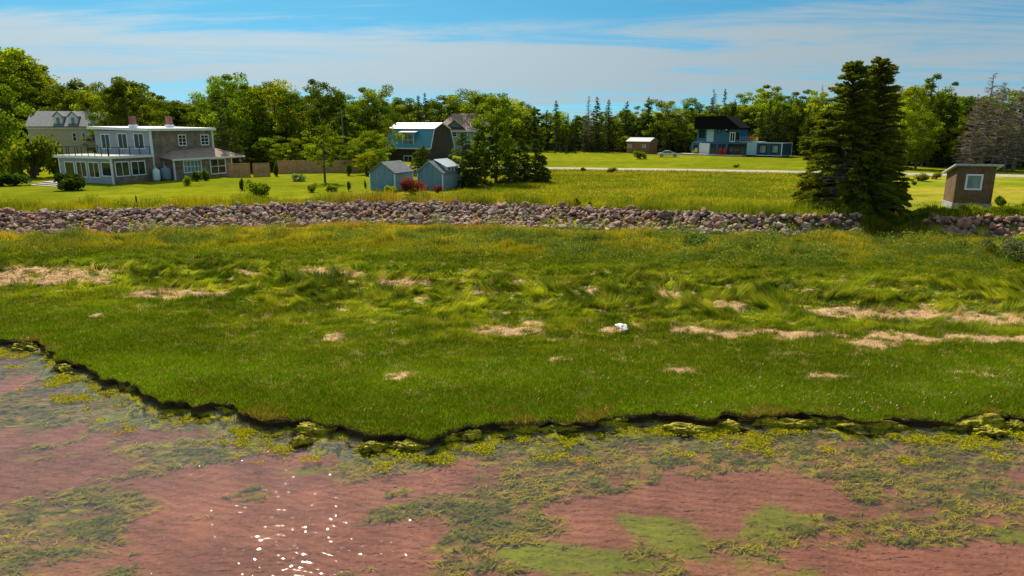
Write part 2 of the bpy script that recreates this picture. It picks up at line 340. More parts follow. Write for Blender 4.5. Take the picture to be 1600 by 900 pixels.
def corrugate(m, c1, c2, axis_mix, freq, bump=.4, wear=.15):
    """vertical boards or ribs across a wall"""
    b = m.node_tree.nodes['Principled BSDF']; t = N(m, 'ShaderNodeTexCoord'); s = N(m, 'ShaderNodeSeparateXYZ'); L(m, t.outputs['Object'], s.inputs[0])
    a = N(m, 'ShaderNodeMath', operation='ADD')
    if axis_mix == 'xy': L(m, s.outputs[0], a.inputs[0]); L(m, s.outputs[1], a.inputs[1])
    else: L(m, s.outputs[2], a.inputs[0]); a.inputs[1].default_value = 0
    w = N(m, 'ShaderNodeMath', operation='MULTIPLY'); w.inputs[1].default_value = freq; L(m, a.outputs[0], w.inputs[0])
    fr = N(m, 'ShaderNodeMath', operation='PINGPONG'); fr.inputs[1].default_value = .5; L(m, w.outputs[0], fr.inputs[0])
    r = N(m, 'ShaderNodeValToRGB'); r.color_ramp.elements[0].position = .02; r.color_ramp.elements[1].position = .12
    r.color_ramp.elements[0].color = (*[q * .45 for q in c1], 1); r.color_ramp.elements[1].color = (1, 1, 1, 1); L(m, fr.outputs[0], r.inputs[0])
    n = N(m, 'ShaderNodeTexNoise'); n.inputs['Scale'].default_value = 2; n.inputs['Detail'].default_value = 6; L(m, t.outputs['Object'], n.inputs[0])
    r2 = N(m, 'ShaderNodeValToRGB'); r2.color_ramp.elements[0].position = .35; r2.color_ramp.elements[1].position = .65
    r2.color_ramp.elements[0].color = (*c1, 1); r2.color_ramp.elements[1].color = (*c2, 1); L(m, n.outputs[0], r2.inputs[0])
    r.color_ramp.elements[0].color = (.55, .55, .55, 1)
    mx = N(m, 'ShaderNodeMix', data_type='RGBA', blend_type='MULTIPLY'); mx.inputs[0].default_value = 1
    L(m, r2.outputs[0], mx.inputs[6]); L(m, r.outputs[0], mx.inputs[7]); L(m, mx.outputs[2], b.inputs['Base Color'])
    bp = N(m, 'ShaderNodeBump'); bp.inputs['Strength'].default_value = bump; bp.inputs['Distance'].default_value = .04
    L(m, fr.outputs[0], bp.inputs['Height']); L(m, bp.outputs[0], b.inputs['Normal'])
    return m
corrugate(M['shed_blue'], (.12, .25, .34), (.16, .30, .40), 'xy', 3.3)
corrugate(M['shed_grey'], (.20, .29, .34), (.25, .34, .39), 'xy', 3.3)
M['metal_blue'] = corrugate(mat('blue_metal_roof', rough=.45, spec=.5), (.05, .28, .41), (.07, .32, .46), 'xy', 2.5)
M['metal_pale'] = corrugate(mat('grey_and_skylit_metal_roof', rough=.42, spec=.5), (.40, .46, .50), (.48, .53, .57), 'xy', 2.5)  # also the gambrel's upper slopes, with reflected sky put into the colour
M['dark_shingle'] = noise_col(mat('asphalt_shingle', rough=.85), (.10, .11, .13), (.18, .19, .21), 3, 6)
M['brown_shingle'] = noise_col(mat('brown_asphalt_shingle', rough=.9), (.32, .21, .165), (.42, .29, .235), 2, 6)
M['dark_brown'] = corrugate(mat('dark_brown_clapboard', rough=.8), (.055, .040, .034), (.085, .062, .052), 'z', 7)
M['boards'] = corrugate(mat('brown_vertical_board', rough=.8), (.13, .075, .038), (.20, .12, .062), 'xy', 6)
M['fence_wood'] = corrugate(mat('fence_board', rough=.85), (.42, .23, .11), (.58, .34, .17), 'xy', 6)
M['barn_wood'] = corrugate(mat('barn_board', rough=.85), (.22, .11, .06), (.32, .18, .10), 'xy', 5)
M['beige'] = mat('beige_siding', (.52, .46, .33), .7)
corrugate(M['beige'], (.50, .44, .31), (.56, .50, .37), 'z', 5)
M['container'] = corrugate(mat('blue_container_steel', rough=.5, spec=.4), (.022, .115, .23), (.032, .14, .27), 'xy', 4, bump=.8)
M['container_navy'] = corrugate(mat('navy_container_steel', rough=.5, spec=.4), (.014, .065, .18), (.022, .08, .21), 'xy', 4, bump=.8)
M['container_pale'] = corrugate(mat('pale_blue_steel_panel', rough=.5), (.30, .50, .60), (.36, .56, .66), 'xy', 4)
M['black_metal'] = noise_col(mat('black_metal', rough=.5), (.006, .007, .010), (.012, .013, .017), 1.5, 4); M['roof_black'] = mat('black_roof_felt', (.008, .009, .011), .95, .05)
M['concrete'] = noise_col(mat('concrete', rough=.9), (.26, .27, .27), (.42, .42, .40), 3, 7, bump=.3)
M['deckwood'] = corrugate(mat('deck_board', rough=.8), (.42, .38, .33), (.55, .50, .44), 'xy', 6)
M['glass'] = mat('window_glass', (.02, .03, .035), .06, .6)
M['curtain_glass'] = noise_col(mat('window_glass_with_blind', rough=.12, spec=.6), (.10, .17, .18), (.22, .30, .30), 1.2, 2, (1, 1, .3))
M['red_plastic'] = mat('red_plastic', (.55, .02, .015), .5)
M['yellow_plastic'] = mat('yellow_plastic', (.60, .42, .03), .5)
M['tank_white'] = noise_col(mat('tank_paint', rough=.4), (.62, .72, .76), (.74, .80, .82), 2, 4)
M['tank_grey'] = noise_col(mat('grey_tank_paint', rough=.5), (.14, .24, .30), (.18, .28, .34), 2, 4)
M['car_paint'] = mat('silver_car_paint', (.55, .62, .68), .25, .6, .3)
M['rubber'] = mat('rubber', (.02, .02, .02), .8)
M['steel'] = mat('steel_rim', (.5, .5, .52), .35, .5, .8)
M['plastic_sheet'] = noise_col(mat('bleached_plastic', rough=.6), (.60, .58, .55), (.85, .82, .80), 5, 5, bump=.5)
M['road'] = noise_col(mat('gravel_road', rough=.95), (.28, .24, .19), (.40, .35, .28), .8, 8, bump=.2, bscale=20)
M['stone_step'] = noise_col(mat('stone_step', rough=.9), (.28, .25, .22), (.46, .42, .37), 2, 6)
M['algae'] = noise_col(mat('algae_mat', rough=.75), (.10, .085, .010), (.46, .39, .012), 5, 7, lo=.36, hi=.58, bump=1.0, bscale=16)

# ------------------------------------------------------------------ mesh helpers
def np_mesh(name, v, faces, m, tint=None, smooth=False, attr='tint', link=True, parent=None):
    me = bpy.data.meshes.new(name); v = np.ascontiguousarray(v, np.float32); faces = np.ascontiguousarray(faces, np.int32)
    nf, k = faces.shape
    me.vertices.add(len(v)); me.vertices.foreach_set('co', v.ravel())
    me.loops.add(nf * k); me.loops.foreach_set('vertex_index', faces.ravel())
    me.polygons.add(nf); me.polygons.foreach_set('loop_start', np.arange(0, nf * k, k, dtype=np.int32))
    if smooth: me.polygons.foreach_set('use_smooth', np.ones(nf, bool))
    if tint is not None:
        a = me.color_attributes.new(attr, 'FLOAT_COLOR', 'POINT'); c = np.ones((len(v), 4), np.float32); c[:, :3] = tint
        a.data.foreach_set('color', c.ravel())
    me.update(calc_edges=True); me.materials.append(m)
    if not link: return me
    o = bpy.data.objects.new(name, me); col.objects.link(o); o.parent = parent
    return o
USED = {}
def tag(o, label=None, cat=None, group=None, kind=None):
    if label: o['label'] = label; USED[label] = USED.get(label, 0) + 1
    if cat: o['category'] = cat
    if group: o['group'] = group
    if kind: o['kind'] = kind
    return o
def empty(name, loc, rz=0.0):
    o = bpy.data.objects.new(name, None); col.objects.link(o); o.location = loc; o.rotation_euler = (0, 0, rz); o.empty_display_size = .3
    return o
def node(name, me, parent=None, loc=(0, 0, 0), rz=0.0):
    o = bpy.data.objects.new(name, me); col.objects.link(o); o.parent = parent; o.location = loc; o.rotation_euler = (0, 0, rz); return o
class B:
    """collects solids of one part"""
    def __init__(s): s.bm = bmesh.new()
    def hexa(s, p):                 # 8 points: bottom 4 ccw, top 4 ccw
        v = [s.bm.verts.new(q) for q in p]
        for f in ((3, 2, 1, 0), (4, 5, 6, 7), (0, 1, 5, 4), (1, 2, 6, 5), (2, 3, 7, 6), (3, 0, 4, 7)): s.bm.faces.new([v[i] for i in f])
        return s
    def box(s, x0, x1, y0, y1, z0, z1):
        return s.hexa([(x0, y0, z0), (x1, y0, z0), (x1, y1, z0), (x0, y1, z0), (x0, y0, z1), (x1, y0, z1), (x1, y1, z1), (x0, y1, z1)])
    def slab(s, pts, t):            # quad (or any polygon) given thickness downwards
        k = len(pts); a = [s.bm.verts.new(p) for p in pts]; b = [s.bm.verts.new((p[0], p[1], p[2] - t)) for p in pts]
        s.bm.faces.new(a); s.bm.faces.new(b[::-1])
        for i in range(k): s.bm.faces.new([a[i], b[i], b[(i + 1) % k], a[(i + 1) % k]])
        return s
    def prism(s, prof, y0, y1):     # profile in x,z extruded along y
        a = [s.bm.verts.new((x, y0, z)) for x, z in prof]; b = [s.bm.verts.new((x, y1, z)) for x, z in prof]
        s.bm.faces.new(a); s.bm.faces.new(b[::-1]); k = len(prof)
        for i in range(k): s.bm.faces.new([a[i], b[i], b[(i + 1) % k], a[(i + 1) % k]])
        return s
    def prismx(s, prof, x0, x1):    # profile in y,z extruded along x
        a = [s.bm.verts.new((x0, y, z)) for y, z in prof]; b = [s.bm.verts.new((x1, y, z)) for y, z in prof]
        s.bm.faces.new(a); s.bm.faces.new(b[::-1]); k = len(prof)
        for i in range(k): s.bm.faces.new([a[i], b[i], b[(i + 1) % k], a[(i + 1) % k]])
        return s
    def rod(s, p, q, r0, r1=None, n=6):
        p, q = Vector(p), Vector(q); r1 = r0 if r1 is None else r1
        d = (q - p).normalized(); u = d.orthogonal().normalized(); w = d.cross(u)
        A = [s.bm.verts.new(p + (u * math.cos(2 * math.pi * i / n) + w * math.sin(2 * math.pi * i / n)) * r0) for i in range(n)]
        C = [s.bm.verts.new(q + (u * math.cos(2 * math.pi * i / n) + w * math.sin(2 * math.pi * i / n)) * r1) for i in range(n)]
        s.bm.faces.new(A[::-1]); s.bm.faces.new(C)
        for i in range(n): s.bm.faces.new([A[i], A[(i + 1) % n], C[(i + 1) % n], C[i]])
        return s
    def lathe(s, prof, n=16, c=(0, 0, 0)):
        rings = []
        for r, z in prof: rings.append([s.bm.verts.new((c[0] + r * math.cos(2 * math.pi * i / n), c[1] + r * math.sin(2 * math.pi * i / n), c[2] + z)) for i in range(n)])
        for a, b in zip(rings, rings[1:]):
            for i in range(n): s.bm.faces.new([a[i], a[(i + 1) % n], b[(i + 1) % n], b[i]])
        s.bm.faces.new(rings[0][::-1]); s.bm.faces.new(rings[-1]); return s
    def put(s, name, m, parent=None, bevel=0, smooth=False, **k):
        if bevel: bmesh.ops.bevel(s.bm, geom=[e for e in s.bm.edges], offset=bevel, segments=1, affect='EDGES')
        bmesh.ops.recalc_face_normals(s.bm, faces=s.bm.faces)
        me = bpy.data.meshes.new(name); s.bm.to_mesh(me); s.bm.free(); me.materials.append(m)
        if smooth:
            for f in me.polygons: f.use_smooth = True
        o = bpy.data.objects.new(name, me); col.objects.link(o); o.parent = parent
        if k: tag(o, **k)
        return o

# ------------------------------------------------------------------ setting: land
def axis(segs):
    out = []
    for a, b, st in segs: out += list(np.arange(a, b, st))
    return np.array(out)
def grid(X, Y):
    ny, nx = X.shape; i = np.arange(ny * nx).reshape(ny, nx)
    return np.stack([i[:-1, :-1], i[:-1, 1:], i[1:, 1:], i[1:, :-1]], -1).reshape(-1, 4)
gx = np.concatenate([-np.geomspace(3000, 92, 26), axis([(-90, -34, .7), (-34, 34, .17), (34, 90, .7)]), np.geomspace(91, 3000, 26)])
gt = np.concatenate([axis([(0, 1, .08), (1, 44, .18), (44, 130, .9)]), np.geomspace(131, 5500, 40)])
XX, TT = np.meshgrid(gx, gt); YY = yedge(XX) + TT
ZZ = height(XX, YY) - .06 * (1 - sst(0, .12, TT))
o = np_mesh('terrain', np.stack([XX, YY, ZZ], -1).reshape(-1, 3), grid(XX, YY), M['ground'], ground_col(XX, YY).reshape(-1, 3), True, 'gcol'); tag(o, kind='structure')
# bank: the undercut edge of the marsh and the muddy shelf at its foot
bx = np.concatenate([-np.geomspace(3000, 61, 20), axis([(-60, -32, .5), (-32, 32, .09), (32, 60, .5)]), np.geomspace(61, 3000, 20)])
prof = [(.35, -.03), (.0, -.015), (-.09, -.03), (-.12, -.07), (-.04, -.12), (.05, -.18), (.06, -.24), (-.03, -.27), (-.18, -.28), (-.36, -.30), (-.60, -.335), (-1.0, -.41), (-2.0, -.6)]
_pi = np.arange(0, len(prof) - .99, .25); _at = lambda a: np.interp(PI_, np.arange(len(a)), a)
BX, PI_ = np.meshgrid(bx, _pi); T = _at([p[0] for p in prof]); Z = _at([p[1] for p in prof])
lob = fbm(BX * 1.7, PI_ * .9, 71, 4) - .5; amp = _at([0, .05, .25, .3, .28, .25, .2, .2, .3, .5, .6, .4, .1])
BY = yedge(BX) + T + lob * amp
BZ = np.where(PI_ <= 1, height(BX, np.maximum(BY, yedge(BX) + .01)) + Z * .6, .32 + Z + (fbm(BX * 3, (yedge(BX) + T) * 4, 72, 4) - .5) * _at([0, .02, .05, .05, .05, .05, .05, .06, .09, .13, .13, .08, 0]))
bc = np.broadcast_to(C_(.095, .065, .034), BX.shape + (3,)).copy()
nn = fbm(BX * 2.6, BY * 5, 73, 5)
bc = mixc(bc, C_(.20, .16, .03), (PI_ <= 2) * sst(.4, .6, nn))
bc = mixc(bc, mixc(mixc(np.broadcast_to(C_(.17, .145, .10), bc.shape), C_(.26, .24, .012), sst(.44, .54, nn)), C_(.05, .05, .01), sst(.46, .36, fbm(BX * 4, BY * 9, 74, 3))), sst(7, 8, PI_))
o = np_mesh('bank', np.stack([BX, BY, BZ], -1).reshape(-1, 3), grid(BX, BY), M['bank'], bc.reshape(-1, 3), False, 'gcol'); tag(o, kind='structure')
# seabed
ELL = lambda a, b, ra, rb: (G(a, b, -.2).x, G(a, b, -.2).y, abs(G(a + ra, b, -.2).x - G(a, b, -.2).x), abs(G(a, b - rb, -.2).y - G(a, b + rb, -.2).y) / 2)
def blobs(x, y, lst):
    r = np.zeros(np.shape(x))
    for a, b, ra, rb, w in lst:
        cx_, cy_, ax, ay = ELL(a, b, ra, rb); r = r + w * np.exp(-(((x - cx_) / ax) ** 2 + ((y - cy_) / ay) ** 2) ** 1.5)
    return r
WEED = [(90, 800, 150, 60, .22), (230, 770, 80, 40, .14), (200, 640, 160, 25, .16), (690, 790, 110, 40, .30), (800, 830, 110, 35, .26), (620, 730, 130, 14, .16), (960, 715, 260, 26, .22), (1450, 700, 220, 25, .22), (1240, 690, 200, 18, .24),
        (870, 760, 90, 18, .2), (1330, 810, 120, 22, .16), (1250, 850, 90, 22, .2), (60, 700, 100, 22, .14), (1560, 770, 60, 40, .12), (400, 700, 160, 18, .10),
        (1000, 680, 500, 12, .22), (20, 870, 90, 30, .12), (385, 763, 25, 14, .25), (560, 790, 30, 8, .2), (1360, 750, 60, 16, .12)]
SAND = [(300, 760, 120, 16, -.20), (560, 770, 160, 30, -.22), (330, 860, 180, 50, -.22), (730, 755, 110, 22, -.34), (1110, 765, 170, 28, -.3), (930, 790, 90, 28, -.22), (560, 870, 130, 40, -.22), (90, 675, 60, 14, -.2), (130, 735, 60, 10, -.2), (60, 765, 60, 10, -.2),
        (1370, 880, 160, 24, -.16), (1420, 790, 90, 18, -.16), (1130, 860, 60, 50, -.16), (1560, 880, 100, 40, -.12), (480, 720, 110, 12, -.2), (1340, 720, 60, 8, -.12), (235, 615, 120, 16, -.10)]
PLUME = [(1066, 835, 58, 32, 1), (1040, 815, 35, 18, .8), (925, 872, 85, 26, 1), (840, 862, 55, 22, .8), (1000, 890, 70, 18, .6), (1208, 818, 42, 26, .75), (1190, 850, 40, 22, .5), (1215, 892, 75, 18, .9), (193, 660, 42, 12, .75), (75, 668, 35, 9, .5), (480, 740, 40, 11, .5), (500, 735, 40, 10, .3),
         (1236, 716, 20, 9, .7), (1597, 835, 22, 16, .8), (130, 855, 30, 14, .5), (1230, 800, 30, 12, .4)]
sxx = np.concatenate([-np.geomspace(3000, 36, 16), axis([(-35, 35, .09)]), np.geomspace(36, 3000, 16)])
sy = np.concatenate([-np.geomspace(3000, 5, 14), axis([(-4, 9, .3), (9, 24, .075), (24, 34, .15)]), [34, 40, 60]])
XX, YY = np.meshgrid(sxx, sy)
near = (np.abs(XX) < 40)
off = yedge(XX) - YY
wx = XX + (fbm(XX * .8, YY * .8, 81, 3) - .5) * 1.8; wy = YY + (fbm(XX * .9, YY * .9, 83, 3) - .5) * 1.4
ca, sa = math.cos(.30), math.sin(.30)
nA = fbm((XX * ca + YY * sa) * .28, (YY * ca - XX * sa) * .75, 85, 5) + .30 * (fbm((XX * ca + YY * sa) * 1.3, (YY * ca - XX * sa) * 3.2, 86, 4) - .5)
wd = sst(.50, .64, nA + blobs(wx, wy, WEED) + blobs(wx, wy, SAND) + .09 * np.exp(-((off - 1.5) / 2.2) ** 2) + .022) * near
wd = wd * (.25 + .75 * sst(.36, .56, fbm((XX * ca + YY * sa) * 2.4, (YY * ca - XX * sa) * 6.5, 87, 3)))
pl = np.clip(blobs(wx, wy, PLUME), 0, 1) * near
pl = sst(.10, .9, pl + .5 * (fbm(XX * 1.2, YY * 2, 84, 4) - .5) * (pl > .02))
zb = -.10 - .22 * sst(0, 6, off) + (fbm(XX * .5, YY * .5, 88, 3) - .5) * .05
zb = zb + wd * (fbm(XX * 3.5, YY * 5, 89, 4) - .2) * .10
sand = mixc(np.broadcast_to(C_(.255, .098, .066), XX.shape + (3,)), C_(.19, .073, .050), sst(.3, .7, fbm(XX * .6, YY * .6, 91, 4)))
wk = mixc(np.broadcast_to(C_(.090, .085, .020), sand.shape), C_(.26, .205, .016), sst(.42, .64, fbm((XX * ca + YY * sa) * 2.2, (YY * ca - XX * sa) * 6, 92, 4)))
k = mixc(sand, wk, wd * .92)
k = mixc(k, C_(.14, .165, .008), pl * .8)
k = mixc(k, C_(.20, .17, .06), sst(1.6, .4, off) * .6)
o = np_mesh('seabed', np.stack([XX, YY, np.where(off < 0, -.35, zb)], -1).reshape(-1, 3), grid(XX, YY), None or ground_material('seabed_mat', 'gcol', 13.0, .42, .4), k.reshape(-1, 3), True, 'gcol'); tag(o, kind='structure')
_m = o.data.materials[0]; _b = _m.node_tree.nodes['Principled BSDF']; _tc = N(_m, 'ShaderNodeTexCoord'); _mp = N(_m, 'ShaderNodeMapping'); _mp.inputs['Rotation'].default_value = (0, 0, .28)
L(_m, _tc.outputs['Object'], _mp.inputs[0])
_wv = N(_m, 'ShaderNodeTexWave', wave_type='BANDS', bands_direction='Y', wave_profile='SIN'); _wv.inputs['Scale'].default_value = 1.0; _wv.inputs['Distortion'].default_value = 10; _wv.inputs['Detail'].default_value = 3; _wv.inputs['Detail Scale'].default_value = .55; _wv.inputs['Detail Roughness'].default_value = .6
L(_m, _mp.outputs[0], _wv.inputs[0])     # sand ripples, added for the light lines refraction focuses on the bottom
_bp = N(_m, 'ShaderNodeBump'); _bp.inputs['Strength'].default_value = 1; _bp.inputs['Distance'].default_value = .016; L(_m, _wv.outputs['Fac'], _bp.inputs['Height'])
_old = _b.inputs['Normal'].links[0].from_socket; L(_m, _old, _bp.inputs['Normal']); L(_m, _bp.outputs[0], _b.inputs['Normal'])
# strands of weed growing on the bottom
_n = 420000
_y = 9 + 19 * rng.random(_n) ** 1.15; _x = rng.uniform(-1, 1, _n) * (.80 * _y + 3); _o = yedge(_x) - _y
_ix = np.clip(np.searchsorted(sxx, _x), 0, len(sxx) - 1); _iy = np.clip(np.searchsorted(sy, _y), 0, len(sy) - 1)
_w = wd[_iy, _ix] * (1 - pl[_iy, _ix]) * (.35 + .65 * sst(.38, .58, fbm(_x * 1.1, _y * 2.2, 95, 3))); _k = (rng.random(_n) < _w ** 1.5 * .55) & (_o > .3); _x, _y, _ix, _iy = _x[_k], _y[_k], _ix[_k], _iy[_k]; _n = len(_x)
_a = rng.normal(.30, .75, _n); _l = rng.uniform(.05, .17, _n); _z = zb[_iy, _ix] + .02
_t = fbm(_x * .9, _y * 1.6, 94, 4)
_c = mixc(mixc(np.broadcast_to(C_(.40, .31, .016), (_n, 3)), C_(.20, .19, .014), sst(.42, .60, _t)), C_(.06, .06, .02), (rng.random(_n) < .15) * .8) * rng.uniform(.6, 1.3, (_n, 1))
_dx, _dy = np.cos(_a), np.sin(_a); _ww = .014
_v = np.stack([np.stack([_x - _dx * _l, _y - _dy * _l, _z], -1), np.stack([_x + _dy * _ww, _y - _dx * _ww, _z + .015], -1), np.stack([_x + _dx * _l, _y + _dy * _l, _z + rng.uniform(0, .05, _n)], -1), np.stack([_x - _dy * _ww, _y + _dx * _ww, _z + .015], -1)], 1)
_v[..., 2] = np.minimum(_v[..., 2], -.012)
tag(np_mesh('seaweed', _v.reshape(-1, 3), np.arange(_n * 4).reshape(_n, 4), M['grass'], np.repeat(_c, 4, 0)), 'olive and golden seaweed strands lying under the shallow water', 'seaweed', kind='stuff')
# water
mw = bpy.data.materials.new('shallow_water'); mw.use_nodes = True; mw.node_tree.nodes.clear()
t = N(mw, 'ShaderNodeTexCoord')
def wave(scale, stretch, rot, det, rough=.5):
    mp = N(mw, 'ShaderNodeMapping'); mp.inputs['Rotation'].default_value = (0, 0, rot); mp.inputs['Scale'].default_value = stretch
    L(mw, t.outputs['Object'], mp.inputs[0]); n = N(mw, 'ShaderNodeTexNoise'); n.inputs['Scale'].default_value = scale; n.inputs['Detail'].default_value = det; n.inputs['Roughness'].default_value = rough
    n.inputs['Distortion'].default_value = .3
    L(mw, mp.outputs[0], n.inputs[0]); return n.outputs[0]
wa, wb, wc = wave(2.6, (.45, 1.5, 1), -.32, 2), wave(8, (.75, 1.2, 1), -.35, 1.5, .5), wave(.5, (1, 1, 1), 0, 3)
bp1 = N(mw, 'ShaderNodeBump'); bp1.inputs['Strength'].default_value = 1; bp1.inputs['Distance'].default_value = .021; L(mw, wa, bp1.inputs['Height'])
bp2 = N(mw, 'ShaderNodeBump'); bp2.inputs['Strength'].default_value = 1; bp2.inputs['Distance'].default_value = .0172; L(mw, wb, bp2.inputs['Height']); L(mw, bp1.outputs[0], bp2.inputs['Normal'])
fr = N(mw, 'ShaderNodeFresnel'); fr.inputs['IOR'].default_value = 1.33; L(mw, bp2.outputs[0], fr.inputs['Normal'])
tr = N(mw, 'ShaderNodeBsdfTransparent'); tr.inputs[0].default_value = (.93, .95, .93, 1)
gl = N(mw, 'ShaderNodeBsdfGlossy'); gl.inputs['Roughness'].default_value = .03; L(mw, bp2.outputs[0], gl.inputs['Normal'])
ms = N(mw, 'ShaderNodeMixShader'); L(mw, fr.outputs[0], ms.inputs[0]); L(mw, tr.outputs[0], ms.inputs[1]); L(mw, gl.outputs[0], ms.inputs[2])
ou = N(mw, 'ShaderNodeOutputMaterial'); L(mw, ms.outputs[0], ou.inputs[0])
wxs = bx; WX, WR = np.meshgrid(wxs, np.array([0, 1.]))
WY = np.where(WR < .5, -3000, yedge(WX) + .06)
o = np_mesh('water', np.stack([WX, WY, WX * 0], -1).reshape(-1, 3), grid(WX, WY), mw, None, True); tag(o, kind='structure')
# road
rx = axis([(-70, 110, 1.0)]); yr = yroad(rx)
V = []
for x, y in zip(rx, yr):
    for dy, dz in ((-2.7, -.05), (-2.5, .05), (-.9, .06), (0, .075), (.9, .06), (2.5, .05), (2.7, -.05)):
        V.append((x, y + dy, H1(x, y) + dz))
V = np.array(V).reshape(len(rx), 7, 3)
o = np_mesh('road', V.reshape(-1, 3), grid(V[..., 0], V[..., 1])[:, ::-1], M['road'], None, True); tag(o, kind='structure')
# ------------------------------------------------------------------ grass and weeds
def blades(name, x, y, h, w, lx, ly, c, m, label, z0=None, catg=None):
    n = len(x); z = height(x, y) if z0 is None else z0; a = rng.uniform(0, math.pi, n); dx, dy = np.cos(a) * w / 2, np.sin(a) * w / 2
    v = np.empty((n, 3, 3), np.float32)
    v[:, 0] = np.stack([x - dx, y - dy, z - .02], -1); v[:, 1] = np.stack([x + dx, y + dy, z - .02], -1); v[:, 2] = np.stack([x + lx, y + ly, z + h], -1)
    f = np.arange(n * 3).reshape(n, 3)
    o = np_mesh(name, v.reshape(-1, 3), f, m, np.repeat(np.clip(c, 0, 1), 3, 0))
    return tag(o, label, catg or name.split('_')[-1], kind='stuff')
def scatter(n, y0, y1, k=.80, pw=1.0, margin=3):
    u = rng.random(n)
    yy = y0 + (y1 - y0) * u if pw == 1 else (y0 ** (1 - pw + 1) + u * (y1 ** (2 - pw) - y0 ** (2 - pw))) ** (1 / (2 - pw))
    xx = rng.uniform(-1, 1, n) * (k * yy + margin)
    return xx, yy
n = 1500000
x, y = scatter(n, 16.8, 62, .80, 1.6)
e, f = yedge(x), yfoot(x); v = (y - e) / (f - e)
keep = (v > -.004) & (v < 1.0) & (rng.random(n) < 1 - straw(x, y) * .96)
x, y, v = x[keep], y[keep], v[keep]; n = len(x)
mid = np.exp(-((v - .44) / .17) ** 2); up = sst(.66, .8, v)
g1 = fbm(x * .9, y * 1.3, 101, 4); g2 = fbm(x * 2.4, y * 2.4, 103, 3); g3 = fbm(x * .35, y * .8, 105, 3)
hh = .10 + .07 * g2 + .20 * mid * sst(.42, .7, g1) + up * (.12 + .45 * sst(.45, .7, g3) + .15 * g2)
g4 = fbm(x * 1.3, y * 2.6, 104, 4)
hh *= rng.uniform(.6, 1.15, n) * (1 - mid + mid * (.35 + 2.0 * sst(.40, .68, g4))) * (1 - .6 * sst(.93, .99, v))
an = fbm(x * .33, y * .45, 107, 3) * 4 * math.pi + g1 * 2
lm = hh * (.25 + .95 * mid + .15 * up); over = .16 * sst(.012, .0, v) * rng.random(n)
cc = ground_col(x, y); cc *= rng.uniform(.75, 1.3, (n, 1)) * (1.05 + .35 * (1 - mid[:, None]) * 0); cc *= (1 + .7 * (sst(.40, .65, g1) - .45) * mid)[:, None]  # tufts brightened and hollows darkened: shade put into the blade colour
cc = mixc(cc, C_(.50, .38, .10), (rng.random(n) < .06 + .10 * up) * .7)
cc[:, 0] *= rng.uniform(.85, 1.2, n)
blades('marsh_grass', x, y, hh, .020 + .0006 * (y - 20) + .012 * up, np.cos(an) * lm + rng.normal(0, .05, n), np.sin(an) * lm * .8 + rng.normal(0, .05, n) - over, cc, M['grass'], 'green salt marsh grass covering the flat shore between water and rock wall')
# dead straw lying in the bare patches
n = 420000
x, y = scatter(n, 22, 60, .80, 1.3); s = straw(x, y); e, f = yedge(x), yfoot(x)
keep = (rng.random(n) < s * 1.2) & (y > e + 1) & (y < f - 1); x, y = x[keep], y[keep]; n = len(x)
m_ = 14000; u_, w_ = scatter(m_, 18, 48, .80, 1.5); kk = (fbm(u_ * .7, w_ * .9, 48, 3) > .60) & (w_ > yedge(u_) + .2) & (w_ < yfoot(u_) - 6); x = np.concatenate([x, u_[kk]]); y = np.concatenate([y, w_[kk]]); z_s = height(x, y); z_s[n:] += .10; n0_ = n; n = len(x)
a = rng.normal(.2, .8, n); ln = rng.uniform(.12, .4, n); ln[n0_:] *= .22
c = mixc(np.broadcast_to(C_(.66, .45, .28), (n, 3)), C_(.42, .20, .07), rng.random(n) ** 2) * rng.uniform(.7, 1.25, (n, 1))
blades('straw_wrack', x, y, rng.uniform(.01, .07, n), .035, np.cos(a) * ln, np.sin(a) * ln, c, M['straw'], 'pale dry straw lying in flattened patches across the marsh grass', z0=z_s)
# leafy weeds, taller band below the stones
def quads(cen, size, asp=.7, up=.0):
    n = len(cen); d = rng.normal(size=(n, 3)); d[:, 2] = d[:, 2] * (1 - up) ; d /= np.linalg.norm(d, axis=1)[:, None]
    r = rng.normal(size=(n, 3)); u = np.cross(d, r); u /= np.linalg.norm(u, axis=1)[:, None]
    sz = np.asarray(size).reshape(-1, 1) * rng.uniform(.7, 1.3, (n, 1))
    a = d * sz * .5; b = u * sz * .5 * asp
    v = np.stack([cen - a, cen + b, cen + a, cen - b], 1)
    return v.reshape(-1, 3), np.arange(n * 4).reshape(n, 4)
n = 520000
x, y = scatter(n, 34, 62, .80, 1.2); e, f = yedge(x), yfoot(x); v = (y - e) / (f - e)
d1 = fbm(x * .7, y * .9, 111, 4); d2 = fbm(x * .18, y * .5, 113, 3)
den = sst(.45, .58, d1 * .6 + d2 * .4 + .05 * np.exp(-((v - .78) / .07) ** 2)) * sst(.60, .72, v)
keep = (rng.random(n) < den) & (v < .955) & (v > .6) & (straw(x, y) < .3); x, y, v, d1, d2 = x[keep], y[keep], v[keep], d1[keep], d2[keep]; n = len(x)
zz = rng.random(n) ** .6 * (.12 + 1.15 * sst(.47, .70, d1))
c = mixc(np.broadcast_to(C_(.11, .175, .03), (n, 3)), C_(.25, .27, .02), sst(.4, .65, fbm(x * .3, y * .7, 117, 3)))
c = mixc(c, C_(.34, .38, .22), (rng.random(n) < .10) * .8); c = c * rng.uniform(.65, 1.35, (n, 1))
vv, ff = quads(np.stack([x, y, height(x, y) + zz], -1), .09)
tag(np_mesh('leafy_weeds', vv, ff, M['grass'], np.repeat(c, 4, 0)), 'leafy dark and pale green weeds growing in clumps below the rock wall', 'weeds', kind='stuff')
n = 160000
x, y = scatter(n, 51, 66, .80, 1.0, 5); c_ = ycrest(x); t_ = y - c_; q = fbm(x * .55, y * .5, 123, 3)
